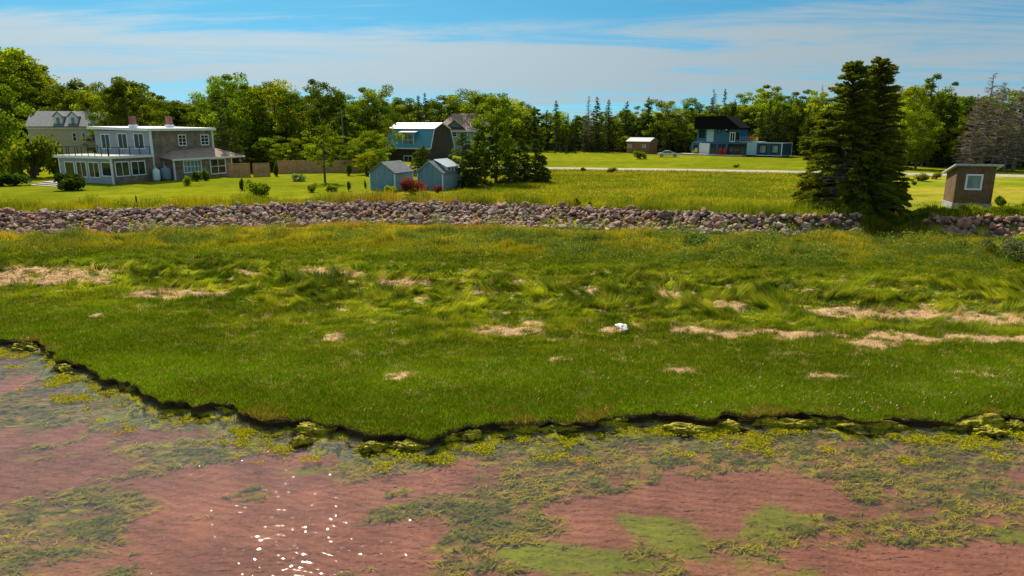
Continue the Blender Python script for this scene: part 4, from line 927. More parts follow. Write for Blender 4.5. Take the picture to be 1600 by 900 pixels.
# lower wing with a hipped porch roof
x0 = h1.hit('y', -1.7, 272, 262)[0]; x1 = h1.hit('y', -1.7, 362, 262)[0]; x2 = h1.hit('y', -1.7, 376, 262)[0]; WZ = h1.hit('y', -1.7, 300, 247)[1]
print('WING', x0, x1, x2, WZ)
B().box(x0, x1, -1.7, -.002, -.3, WZ).put('wing', M['shingle'], e)
b = B(); b.bm.verts.ensure_lookup_table()
p = [(x0 - .5, -2.1, WZ), (x2 + .6, -2.1, WZ), (x2 + .6, .1, WZ + .15), (Mx - .3, .1, WZ + 1.25), (x0 + 1.4, .0, WZ + .95), (x0 - .5, .0, WZ + .3)]
v = [b.bm.verts.new(q) for q in p]; w_ = [b.bm.verts.new((q[0], q[1], q[2] - .14)) for q in p]
b.bm.faces.new([v[0], v[1], v[3], v[4]]); b.bm.faces.new([v[1], v[2], v[3]]); b.bm.faces.new([v[0], v[4], v[5]])
b.bm.faces.new(w_[::-1])
for i, j in ((0, 1), (1, 2), (2, 3), (3, 4), (4, 5), (5, 0)): b.bm.faces.new([v[i], w_[i], w_[j], v[j]])
b.put('porch_roof', M['brown_shingle'], e)
B().box(x0 - .5, x2 + .55, -2.17, -2.12, WZ - .2, WZ + .02).put('fascia', M['white'], e)
window(e, 'y', -1.7, h1.rect('y', -1.7, 286, 250, 315, 270), 5, 2, frame=.14, glass=M['curtain_glass'])
window(e, 'y', -1.7, h1.rect('y', -1.7, 328, 247, 353, 272), 2, 2, frame=.16, name='glass_door')
r_ = h1.rect('y', 0, 255, 251, 270, 261); window(e, 'y', 0, r_, 1, 1, frame=.12)
corner(e, [(x0, -1.72), (x1, -1.72)], -.3, WZ - .14, w=.08); corner(e, [(x2, -1.7)], -.3, WZ - .14, M['deckwood'], .07)
for k, (a_, b_, rr_, hh_, mm, lb) in enumerate(((245, 278, .42, 1.55, 'tank_white', 'white upright fuel tank standing against the shingle house'), (260, 277, .62, 1.65, 'tank_grey', 'wider grey blue tank beside the white one at the shingle house'))):
    xx = h1.hit('y', -.9, a_, b_)[0]; q = h1.wor((xx, -.9, 0)); t_ = empty('fuel_tank', (q.x, q.y, 2.2)); tag(t_, lb, 'tank')
    B().lathe([(rr_ * .9, .12), (rr_, .3), (rr_, hh_ - .3), (rr_ * .85, hh_ - .12), (rr_ * .45, hh_)], 18).put('tank_body', M[mm], t_, smooth=True)
    B().lathe([(rr_ * .7, -.1), (rr_ * .7, .13)], 14).put('foot_ring', M['concrete'], t_); B().lathe([(.09, hh_ - .02), (.11, hh_ + .1), (.05, hh_ + .13)], 8).put('valve_cap', M['tank_white'], t_)
# stone steps at the sunroom
q = G(70, 291); sb = Bld(q, 62); s_ = sb.root('stone_steps', label='low pale stone steps and slab beside the sunroom lawn', cat='steps')
for i in range(3): B().box(-.2 + i * .5, .9 + i * .5, -3 + i * .9, 3 - i * .5, -.2 + i * .12, .10 + i * .14).put('step', M['stone_step'], s_, bevel=.03)

# -- pale house with dormers far behind on the left
q = XY(168, 124); h2 = Bld(q, 108); e = h2.root('dormer_house', label='beige clapboard house with grey dormered roof behind the shingle house', cat='house')
W2 = reach(q, 198, 52); ez = h2.hit('x', 0, 120, 197)[1]; rz = h2.hit('x', 4.5, 120, 175)[1]
print('H2', W2, ez, rz)
B().box(0, 9, 0, W2, -.3, ez).put('wall', M['beige'], e)
b = B(); b.prismx([(0, ez), (0, ez), (0, ez)], 0, 0) if False else None
b = B(); b.prism([(0.01, ez - .01), (8.99, ez - .01), (4.5, rz - .05)], .02, W2 - .02); b.put('gable_wall', M['beige'], e)
gable_roof(e, 0, 9, 0, W2, ez, rz, 'y', M['dark_shingle'], .35)
for r_ in ((88, 182, 96, 197), (111, 182, 119, 197), (142, 182, 151, 197)):
    s0, s1, z0, z1 = h2.rect('x', .9, *r_); s0 -= .25; s1 += .25; sm = (s0 + s1) / 2
    b = B().box(.5, 3.2, s0, s1, z0 - .3, z1); b.prismx([(s0, z1), (s1, z1), (sm, z1 + .7)], .5, 4.0); d_ = b.put('dormer', M['white'], e)
    b = B(); b.prismx([(s0 - .2, z1 - .12), (sm, z1 + .76), (s1 + .2, z1 - .12), (s1 + .2, z1 + .02), (sm, z1 + .9), (s0 - .2, z1 + .02)], .4, 4.2); b.put('dormer_roof', M['dark_shingle'], d_)
    window(d_, 'x', .5, (s0 + .3, s1 - .3, z0 + .1, z1 - .1), 1, 2, glass=M['curtain_glass'])
for r_ in ((113, 207, 120, 221), (128, 207, 134, 221), (143, 207, 149, 221)): window(e, 'x', 0, h2.rect('x', 0, *r_), 1, 2, frame=.12)
B().box(-.1, .0, -.1, W2 + .1, ez - .5, ez - .12).put('fascia', M['white'], e)

# -- gambrel house
q = G(672.5, 252.5); h3 = Bld(q, 66); e = h3.root('gambrel_house', label='dark brown house with a bright blue metal barn style roof and one dormer', cat='house')
W3 = reach(q, 156, 606); D3 = reach(q, 66, 707)
ez = h3.hit('x', 0, 640, 230.5)[1]; kz = h3.hit('x', 1.1, 640, 202)[1]; rz = h3.hit('x', D3 / 2, 650, 192.5)[1]
print('H3', W3, D3, ez, kz, rz)
B().box(0, D3, 0, W3, -.3, ez).put('wall', M['dark_brown'], e)
kx = 1.25
b = B(); b.prism([(0, ez + .001), (D3, ez + .001), (D3 - kx, kz), (D3 / 2, rz - .1), (kx, kz)], .001, W3 - .001); b.put('gable_wall', M['dark_brown'], e)
o_ = .22
def sheet(b, p, q_, t, y0, y1):      # roof sheet from p to q (x,z) with thickness
    n_ = Vector((q_[0] - p[0], q_[1] - p[1])).normalized(); nx, nz = -n_.y, n_.x
    if nz < 0: nx, nz = -nx, -nz
    return b.prism([p, q_, (q_[0] + nx * t, q_[1] + nz * t), (p[0] + nx * t, p[1] + nz * t)], y0, y1)
b = B(); sheet(b, (-.25, ez - .15), (kx, kz), .1, -.3, W3 + .3); sheet(b, (D3 + .25, ez - .15), (D3 - kx, kz), .1, -.3, W3 + .3); b.put('lower_roof', M['metal_blue'], e)
b = B(); sheet(b, (kx - .25, kz + .02), (D3 / 2, rz), .12, -.33, W3 + .33); sheet(b, (D3 - kx + .25, kz + .02), (D3 / 2, rz), .12, -.33, W3 + .33); b.put('upper_roof', M['metal_pale'], e)  # upper slopes of the blue roof coloured pale for the sky they reflect
b = B(); sheet(b, (-.3, ez - .22), (kx - .02, kz - .06), .17, -.4, -.31); sheet(b, (kx - .1, kz - .04), (D3 / 2, rz - .06), .2, -.42, -.335); sheet(b, (D3 + .3, ez - .22), (D3 - kx + .02, kz - .06), .17, -.4, -.31); sheet(b, (D3 - kx + .1, kz - .04), (D3 / 2, rz - .06), .2, -.42, -.335)
b.box(-.45, -.27, -.3, W3 + .45, ez - .28, ez - .05); b.put('roof_trim', M['white'], e)
s0, s1, z0, z1 = h3.rect('x', .1, 629, 209, 647, 228)
b = B().box(.0, 2.2, s0 - .25, s1 + .25, z0 - .3, z1 + .15); d_ = b.put('dormer', M['metal_blue'], e); window(d_, 'x', .0, (s0, s1, z0, z1), 2, 2, frame=.14, glass=M['curtain_glass'])
b = B(); b.hexa([(-.5, s0 - .6, z1 + .15), (3.2, s0 - .6, z1 + .75), (3.2, s1 + .6, z1 + .75), (-.5, s1 + .6, z1 + .15), (-.5, s0 - .6, z1 + .30), (3.2, s0 - .6, z1 + .9), (3.2, s1 + .6, z1 + .9), (-.5, s1 + .6, z1 + .30)]); b.put('dormer_roof', M['metal_pale'], d_)
window(e, 'x', 0, h3.rect('x', 0, 631, 243, 645, 262), 2, 1, frame=.16, name='glass_door')
corner(e, [(0, W3)], -.3, ez - .3, w=.08)

# -- two small garden sheds in front of it
def shed(N_, left, right, eave, apex, base, name, label, clere):
    q = G(*N_); hb = Bld(q, 66); e = hb.root('garden_shed', label=label, cat='shed', group='blue grey garden sheds')
    W_, D_ = reach(q, 156, left), reach(q, 66, right); ez = hb.hit('y', 0, N_[0], eave)[1]; rz = hb.hit('x', 0, (N_[0] + left) / 2, apex)[1]
    print('SHED', W_, D_, ez, rz)
    B().box(.03, D_, .001, W_, -.3, ez).put('wall', M['shed_grey'], e)
    b = B(); b.bm.free(); b.bm = bmesh.new(); b.prismx([(0, -.3), (W_, -.3), (W_, ez), (W_ / 2, rz), (0, ez)], .0, .028); b.put('gable_wall', M['shed_blue'], e)
    B().prismx([(0.02, ez), (W_ - .02, ez), (W_ / 2, rz - .03)], D_ - .03, D_).put('gable_wall', M['shed_blue'], e)
    rf = gable_roof(e, 0, D_, 0, W_, ez, rz, 'x', M['dark_shingle'], .14, .08)
    b = B(); k = (rz - ez) / (W_ / 2)
    b.prismx([(-.16, ez - k * .14 - .07), (W_ / 2, rz - .05), (W_ + .16, ez - k * .14 - .07), (W_ + .16, ez - k * .14 + .10), (W_ / 2, rz + .1), (-.16, ez - k * .14 + .10)], -.19, -.145); b.put('roof_trim', M['dark_shingle'] if not clere else M['shed_grey'], e)
    corner(e, [(0, 0), (0, W_), (D_, 0)], -.2, ez - .1, w=.05)
    if clere:
        y0_, y1_ = .15, W_ * .5
        b = B(); b.hexa([(D_ * .30, y0_, ez + .05), (D_ * .95, y0_, ez + .05), (D_ * .95, y1_, rz - .02), (D_ * .30, y1_, rz - .02), (D_ * .30, y0_, ez + .52), (D_ * .95, y0_, ez + .52), (D_ * .95, y1_, rz + .1), (D_ * .30, y1_, rz + .1)]); d_ = b.put('dormer', M['white'], e)
        b = B(); b.hexa([(D_ * .22, y0_ - .2, ez + .50), (D_ * 1.0, y0_ - .2, ez + .50), (D_ * 1.0, y1_, rz + .12), (D_ * .22, y1_, rz + .12), (D_ * .22, y0_ - .2, ez + .57), (D_ * 1.0, y0_ - .2, ez + .57), (D_ * 1.0, y1_, rz + .2), (D_ * .22, y1_, rz + .2)]); b.put('dormer_roof', M['metal_pale'], d_)
        for i in range(3): s_ = D_ * (.36 + .19 * i); window(d_, 'y', y0_, (s_, s_ + D_ * .15, ez + .14, ez + .46), 1, 1, frame=.04)
    return e
shed((617.5, 298), 579, 645.5, 270, 254, 299, 'garden_shed', 'blue grey garden shed with plain gable roof, left of the two', False)
shed((692, 297), 653, 719, 270, 252.5, 297, 'garden_shed', 'blue grey garden shed with small windowed roof dormer, right of the two', True)

# -- brown roofed house behind
q = XY(768, 168); h5 = Bld(q, 86); e = h5.root('brown_roofed_house', label='pale grey house with a broad brown hipped roof behind the trees', cat='house')
W5 = reach(q, 176, 683); ez = h5.hit('x', 0, 720, 204)[1]; rz = h5.hit('x', 5, 720, 177)[1]; D5 = 11
B().box(0, D5, 0, W5, -.3, ez).put('wall', M['blue_grey'], e)
b = B(); p = [(-.6, -.6, ez), (D5 + .6, -.6, ez), (D5 + .6, W5 + .6, ez), (-.6, W5 + .6, ez), (D5 / 2, 3.5, rz), (D5 / 2, W5 - 3.2, rz)]
v = [b.bm.verts.new(q_) for q_ in p]
for f in ((0, 3, 5, 4), (3, 2, 5), (2, 1, 4, 5), (1, 0, 4), (0, 1, 2, 3)): b.bm.faces.new([v[i] for i in f])
b.put('roof', M['brown_shingle'], e)
s0, s1, z0, z1 = h5.rect('x', -.4, 699, 189, 722, 199)
b = B(); b.prismx([(s0, z0), (s1, z0), ((s0 + s1) / 2, z1)], -.55, 3.4); b.put('front_gable', M['dark_shingle'], e)
b = B(); sm = (s0 + s1) / 2
b.prismx([(s0 - .5, z0 - .22), (sm, z1 + .1), (s1 + .5, z0 - .22), (s1 + .5, z0), (sm, z1 + .35), (s0 - .5, z0)], -.8, 3.8); b.put('gable_roof', M['brown_shingle'], e)
B().box(-.7, -.62, -.6, W5 + .6, ez - .25, ez + .0).put('fascia', M['white'], e)
for r_ in ((706, 206, 714, 214), (725, 203.5, 731, 212), (740, 203.5, 746, 212)): window(e, 'x', 0, h5.rect('x', 0, *r_), 1, 2, frame=.15)

# -- container house
q = G(1220.5, 246.5); h6 = Bld(q, 45); e = h6.root('container_house', label='two storey house of blue steel containers with a black wedge shaped roof', cat='house')
rc = lambda *a: h6.rect('x', 0, *a)
L6 = reach(q, 135, 1079.5); E6 = min(6.5, reach(q, 45, 1235.6)); z1 = rc(1180, 223, 1190, 245)[3]; z0 = .35
u0, u1, uz0, uz1 = rc(1089, 198, 1156, 221.5); s_pan = rc(1167, 223, 1182, 245); d0, d1 = rc(1070, 240, 1166, 244)[:2]
print('CONT', L6, E6, z1, u0, u1, uz0, uz1)
uz0 = z1 + .02; uz1 = uz0 + 2.75
B().box(0, E6, 0, s_pan[0], z0, z1).put('container', M['container_navy'], e)
B().box(0, E6 * .9, s_pan[0] + .003, L6, z0, z1 - .12).put('container', M['container'], e)
B().box(.1, E6 - .2, .3, L6 - .3, -.3, z0).put('foundation', M['black_metal'], e)
B().box(-.05, 0, *s_pan[:2], z0, z1).put('pale_panel', M['container_pale'], e)
b = B()
b.box(-.07, -.0, -.07, .10, z0, z1 + .05); b.box(-.07, .0, .1, s_pan[0] - .02, z1 - .06, z1 + .05); b.box(-.07, .0, .1, s_pan[0] - .02, z0 - .05, z0 + .08); b.box(0, E6, -.07, .0, z1 - .08, z1 + .05); b.box(0, E6, -.07, .0, z0 - .05, z0 + .08); b.box(E6, E6 + .1, -.07, .1, z0, z1 + .05); b.put('corner_frame', M['white'], e)
window(e, 'x', 0, rc(1186, 226, 1198, 240), 1, 1, frame=.2, m=M['black_metal'], glass=M['curtain_glass']); window(e, 'x', 0, rc(1205, 226, 1217, 240), 1, 1, frame=.2, m=M['black_metal'], glass=M['curtain_glass'])
window(e, 'x', 0, rc(1137, 225, 1165, 241.5), 3, 1, frame=.18, m=M['black_metal'], name='picture_window')
window(e, 'x', 0, rc(1121, 224, 1133.5, 243), 2, 1, frame=.15, m=M['container'], name='glass_door'); window(e, 'x', 0, rc(1109.5, 224, 1119.5, 243), 2, 1, frame=.15, m=M['container'], name='glass_door')
window(e, 'x', 0, rc(1082, 225, 1091.5, 242), 1, 1, frame=.2, m=M['container'])
r_ = rc(1092.5, 223.5, 1108.5, 242.5); B().box(-.06, 0, r_[0], r_[1], r_[2], r_[3]).put('white_door_panel', M['white'], e)
B().box(.0, E6 * .8, u0, u1, uz0, uz1).put('upper_container', M['container'], e)
r_ = rc(1104.5, 198, 1115.5, 221); B().box(-.05, 0, r_[0], r_[1], uz0, uz1).put('pale_panel', M['container_pale'], e)
window(e, 'x', 0, rc(1091, 201, 1103.5, 217), 1, 1, frame=.2, m=M['container'], name='picture_window')
cy_, cz_ = h6.hit('x', 0, 1124, 205.6)
b = B(); n_ = 20; b2 = B()
ring = lambda bb, r0_, r1_, xa, xb: [bb.hexa([(xa, cy_ + r0_ * math.cos(t0), cz_ + r0_ * math.sin(t0)), (xa, cy_ + r1_ * math.cos(t0), cz_ + r1_ * math.sin(t0)), (xa, cy_ + r1_ * math.cos(t1), cz_ + r1_ * math.sin(t1)), (xa, cy_ + r0_ * math.cos(t1), cz_ + r0_ * math.sin(t1)),
     (xb, cy_ + r0_ * math.cos(t0), cz_ + r0_ * math.sin(t0)), (xb, cy_ + r1_ * math.cos(t0), cz_ + r1_ * math.sin(t0)), (xb, cy_ + r1_ * math.cos(t1), cz_ + r1_ * math.sin(t1)), (xb, cy_ + r0_ * math.cos(t1), cz_ + r0_ * math.sin(t1))]) for t0, t1 in [(2 * math.pi * i / n_, 2 * math.pi * (i + 1) / n_) for i in range(n_)]]
ring(b, .42, .56, -.06, -.0); f_ = b.put('round_window', M['black_metal'], e)
v = [b2.bm.verts.new((-.02, cy_ + .44 * math.cos(2 * math.pi * i / n_), cz_ + .44 * math.sin(2 * math.pi * i / n_))) for i in range(n_)]; b2.bm.faces.new(v); b2.put('pane', M['glass'], f_)
r_ = rc(1140.5, 202, 1149, 221); window(e, 'x', 0, (r_[0], r_[1], uz0 + .05, uz0 + 2.15), 2, 1, frame=.16, name='white_door'); window(e, 'x', 0, (rc(1150, 202, 1155, 221)[0], rc(1150, 202, 1155, 221)[1], uz0 + .5, uz0 + 2.1), 1, 1, frame=.1, m=M['black_metal']); window(e, 'x', 0, rc(1134.5, 202, 1139, 207), 1, 1, frame=.1, m=M['black_metal'])
ra, rb = rc(1089, 182, 1136, 198), rc(1136, 182, 1158.5, 198)
rzt = ra[3]
b = B(); b.prismx([(ra[1] + .1, uz1 + .01), (ra[1] + .1, rzt), (ra[0], rzt + .1), (rb[0] - .2, uz1 + .35), (rb[0] - .2, uz1 + .01)], -.8, E6 * .85); b.put('roof', M['roof_black'], e)
lp = h6.hit('x', -.8, 1136, 197); B().lathe([(.14, 0), (.18, .12), (.05, .25)], 8, (-.9, lp[0], uz1 - .2)).put('wall_lamp', M['white'], e)
# terrace on the lower roof with railing
t0_, t1_ = rc(1137, 210, 1186.5, 219)[:2]
B().box(-.12, E6 * .85, t0_, u0 - .02, z1 + .052, z1 + .16).put('roof_terrace', M['container_pale'], e)
b = B()
for i in range(8): y_ = t0_ + .1 + (u0 - .3 - t0_) * i / 7; b.box(-.08, -.02, y_ - .03, y_ + .03, z1 + .16, z1 + 1.15)
b.box(-.08, -.02, t0_ + .1, u0 - .2, z1 + 1.1, z1 + 1.15); b.box(-.06, -.04, t0_ + .1, u0 - .2, z1 + .6, z1 + .63); b.box(-.08, E6 * .8, t0_ + .05, t0_ + .11, z1 + 1.1, z1 + 1.15); b.put('railing', M['steel'], e)
B().box(-2.6, -.12, d0, d1, -.05, .34).put('front_deck', M['deckwood'], e)
def lawn_chair(pl, m, label, rz=0., sc_=1.):
    c = empty('slatted_armchair', pl, rz); c.scale = (sc_,) * 3; tag(c, label, 'chair', 'chairs at the container house')
    B().hexa([(-.30, -.3, .36), (.28, -.3, .28), (.28, .3, .28), (-.30, .3, .36), (-.30, -.3, .40), (.28, -.3, .32), (.28, .3, .32), (-.30, .3, .40)]).put('seat', m, c)
    b = B()
    for i in range(5): y_ = -.29 + i * .12; b.hexa([(.26, y_, .30), (.29, y_, .30), (.29, y_ + .1, .30), (.26, y_ + .1, .30), (.52, y_, 1.0 + .06 * (2 - abs(i - 2))), (.55, y_, 1.0), (.55, y_ + .1, 1.0), (.52, y_ + .1, 1.0 + .06 * (2 - abs(i - 2)))])
    b.put('backrest', m, c)
    for s_ in (-1, 1):
        B().box(-.36, .38, s_ * .36 - .07, s_ * .36 + .07, .56, .59).put('armrest', m, c); B().box(-.30, -.24, s_ * .34 - .03, s_ * .34 + .03, 0, .56).put('leg', m, c); B().box(.24, .30, s_ * .34 - .03, s_ * .34 + .03, 0, .56).put('leg', m, c)
def at6(px, py, x, z): y_ = h6.hit('x', x, px, py)[0]; return h6.wor((x, y_, z))
lawn_chair(at6(1123.5, 240, -1.2, .35), M['red_plastic'], 'red slatted armchair on the container house deck, left of the red pair', h6.a, 1.25)
lawn_chair(at6(1129.8, 240, -1.2, .35), M['red_plastic'], 'red slatted armchair on the container house deck, right of the red pair', h6.a, 1.25)
lawn_chair(at6(1085.5, 240, -1.2, .35), M['yellow_plastic'], 'yellow armchair at the left end of the container house deck', h6.a, 1.2)
lawn_chair(at6(1171, 216, 1.0, z1 + .16), M['red_plastic'], 'red armchair on the upper roof terrace, left of a matching one', h6.a)
lawn_chair(at6(1175, 216, 1.0, z1 + .16), M['red_plastic'], 'red armchair on the upper roof terrace, right of a matching one', h6.a)
lawn_chair(at6(1181, 216, 1.0, z1 + .16), M['yellow_plastic'], 'yellow armchair on the upper roof terrace', h6.a)

# -- brown barn-like outbuilding
q = G(1014, 240.5); h7 = Bld(q, 54); e = h7.root('wooden_outbuilding', label='brown board outbuilding with grey metal roof and two small windows', cat='outbuilding')
W7, D7 = reach(q, 144, 979), reach(q, 54, 1026.5); ez = h7.hit('x', 0, 1000, 221)[1]; D7 = min(D7, 7); rz = h7.hit('x', D7 / 2, 1000, 216)[1]
print('BARN', W7, D7, ez, rz)
B().box(0, D7, 0, W7, -.3, ez).put('wall', M['barn_wood'], e); B().prism([(0, ez + .001), (D7, ez + .001), (D7 / 2, max(rz, ez + .8) - .03)], .002, W7 - .002).put('gable_wall', M['barn_wood'], e)
gable_roof(e, 0, D7, 0, W7, ez, max(rz, ez + .8), 'y', M['metal_pale'], .25, .1)
for r_ in ((981, 226, 987, 230.5), (1003.5, 226, 1009, 230.5)): window(e, 'x', 0, h7.rect('x', 0, *r_), 1, 1, frame=.1, glass=M['curtain_glass'])

# -- lean-to shed on the right
q = G(1487.5, 326); h8 = Bld(q, -17); e = h8.root('lean_to_shed', label='brown board lean to shed with white framed window and concrete base', cat='shed')
W8 = reach(q, -17, 1547); D8 = reach(q, 73, 1472.5); z0 = h8.hit('y', 0, 1518, 318)[1]; z1 = h8.hit('y', 0, 1520, 260)[1]
print('LEAN', W8, D8, z0, z1)
drop = .75
B().box(-.06, W8 + .06, -.06, D8 + .06, -.4, z0).put('foundation', M['concrete'], e)
b = B(); b.hexa([(0, 0, z0), (W8, 0, z0), (W8, D8, z0), (0, D8, z0), (0, 0, z1), (W8, 0, z1), (W8, D8, z1 - drop), (0, D8, z1 - drop)]); b.put('wall', M['boards'], e)
b = B(); b.hexa([(-.3, -.3, z1 + .07), (W8 + .4, -.3, z1 + .07), (W8 + .4, D8 + .3, z1 - drop - .06), (-.3, D8 + .3, z1 - drop - .06), (-.3, -.3, z1 + .22), (W8 + .4, -.3, z1 + .22), (W8 + .4, D8 + .3, z1 - drop + .09), (-.3, D8 + .3, z1 - drop + .09)]); b.put('roof', M['metal_pale'], e)
window(e, 'y', 0, h8.rect('y', 0, 1508, 272, 1535, 297), 1, 1, frame=.14, glass=M['curtain_glass'])

# -- board fences
def fence(x0, x1, ya, yb, z_top, label):
    p, q_ = G(x0, ya), G(x1, yb); ln = math.hypot(q_.x - p.x, q_.y - p.y); e = empty('board_fence', (p.x, p.y, 2.2), math.atan2(q_.y - p.y, q_.x - p.x)); tag(e, label, 'fence', 'board fences on the lawn')
    n_ = int(ln / .15); b = B()
    for i in range(n_): a_ = ln * i / n_; hgt = z_top + random.uniform(-.02, .02); b.box(a_ + .006, a_ + ln / n_ - .006, -.012, .012, -.1, hgt)
    b.put('boards', M['fence_wood'], e); k = max(2, int(ln / 2.4) + 1)
    for i in range(k): a_ = ln * i / (k - 1); B().box(a_ - .06, a_ + .06, .014, .13, -.2, z_top + .06).put('post', M['fence_wood'], e)
    B().box(-.02, ln + .02, -.05, .05, z_top + .022, z_top + .06).put('top_rail', M['fence_wood'], e)
fence(358, 391, 277, 276.5, 1.75, 'weathered board fence beside the porch, short left piece')
fence(397, 422, 276, 275, 1.7, 'weathered board fence, short middle piece right of the gap')
fence(435, 560, 271, 269, 1.75, 'long reddish board fence behind the lone lawn tree')

# -- car
def car():
    q = G(1044, 245.5); e = empty('silver_car', (q.x, q.y, H1(q.x, q.y)), R(-9)); tag(e, 'silver white coupe parked on grass between the brown outbuilding and blue house', 'car')
    prof = [(-2.2, .35), (-2.25, .62), (-2.1, .82), (-1.5, .92), (-.75, 1.36), (.15, 1.40), (.55, 1.28), (1.05, .93), (1.9, .80), (2.2, .62), (2.22, .35)]
    b = B(); b.prism(prof, -.84, .84); bmesh.ops.bevel(b.bm, geom=b.bm.edges[:], offset=.07, segments=2, affect='EDGES'); b.put('body', M['car_paint'], e, smooth=False)
    for s_ in (-1, 1):
        g = B(); g.prism([(-1.3, .93), (-.72, 1.27), (-.3, 1.31), (-.3, .93)], s_ * .845, s_ * .855); g.put('side_window', M['glass'], e)
        g = B(); g.prism([(-.22, .93), (-.22, 1.31), (.12, 1.31), (.48, 1.2), (.85, .93)], s_ * .845, s_ * .855); g.put('side_window', M['glass'], e)
        for x_ in (-1.4, 1.38):
            w = B(); ws = []
            w.rod((x_, s_ * .62, .33), (x_, s_ * .87, .33), .33, .33, 18); wo_ = w.put('wheel', M['rubber'], e)
            w = B(); w.rod((x_, s_ * .865, .33), (x_, s_ * .885, .33), .20, .19, 14); w.put('rim', M['steel'], wo_)
        B().box(2.13, 2.24, s_ * .7 - .14, s_ * .7 + .14, .58, .70).put('headlight', M['white'], e); B().box(-2.26, -2.16, s_ * .68 - .14, s_ * .68 + .14, .62, .76).put('tail_light', M['red_plastic'], e)
    g = B(); g.hexa([(.62, -.68, 1.26), (1.03, -.74, .96), (1.03, .74, .96), (.62, .68, 1.26), (.64, -.68, 1.28), (1.06, -.74, .97), (1.06, .74, .97), (.64, .68, 1.28)]); g.put('windscreen', M['glass'], e)
    g = B(); g.hexa([(-1.45, -.7, .965), (-.82, -.64, 1.33), (-.82, .64, 1.33), (-1.45, .7, .965), (-1.47, -.7, .985), (-.84, -.64, 1.35), (-.84, .64, 1.35), (-1.47, .7, .985)]); g.put('rear_window', M['glass'], e)
car()
# -- utility pole in the woods edge
q = XY(540, 108); e = empty('utility_pole', (q.x, q.y, 2.2)); tag(e, 'bleached grey pole standing bare before the woods', 'pole')
B().rod((0, 0, -.3), (-.15, 0, HZ(108, 172) - 2.2), .14, .09, 8).put('shaft', M['grey_bark'], e); B().box(-.75, .45, -.05, .05, HZ(108, 176) - 2.2, HZ(108, 176) - 2.08).put('crossarm', M['grey_bark'], e)
# ------------------------------------------------------------------ woods
def zone(px):
    for lim, s in [(75, 'far left edge'), (185, 'dormered house'), (250, 'shingle house left chimney'), (345, 'shingle house'), (440, 'porch and short fences'), (530, 'long fence'), (600, 'blue roofed house left side'), (700, 'blue roofed house'), (780, 'brown hipped roof'), (870, 'paired dark spruces'),
                   (975, 'young firs'), (1035, 'brown outbuilding'), (1095, 'silver car'), (1165, 'container house'), (1250, 'container terrace end'), (1400, 'twin spruces'), (1470, 'gap right of twin spruces'), (1560, 'lean to shed'), (9999, 'far right edge')]:
        if px < lim: return s
KN = {'light': 'lime broadleaf tree', 'mid': 'green broadleaf tree', 'dark': 'dark green broadleaf tree', 'airy': 'thin crowned broadleaf tree', 'spruce': 'dark pointed spruce', 'dead': 'bare dead spruce'}
T_ = []
def want(px, top, y, kind, wf=1.0, var=None, row='front'): T_.append(dict(px=px, top=top, y=y, kind=kind, wf=wf, var=var, row=row))
SK = [(-150, 85), (0, 82), (25, 80), (60, 105), (80, 138), (110, 140), (140, 135), (175, 148), (212, 131), (240, 150), (290, 156), (340, 162), (365, 128), (400, 140), (440, 138), (470, 150), (500, 136), (540, 152), (560, 162), (590, 146), (620, 160), (655, 158), (700, 155), (740, 153),
      (790, 156), (830, 163), (900, 176), (950, 172), (1000, 172), (1050, 170), (1100, 162), (1150, 158), (1200, 150), (1250, 152), (1300, 152), (1400, 142), (1440, 146), (1500, 152), (1560, 148), (1600, 143), (1750, 138)]
skx, sky_ = [a for a, b in SK], [b for a, b in SK]
def wy_(px): a = (px - 800) / FPX / CP; return float(np.interp(a, BA, BD))
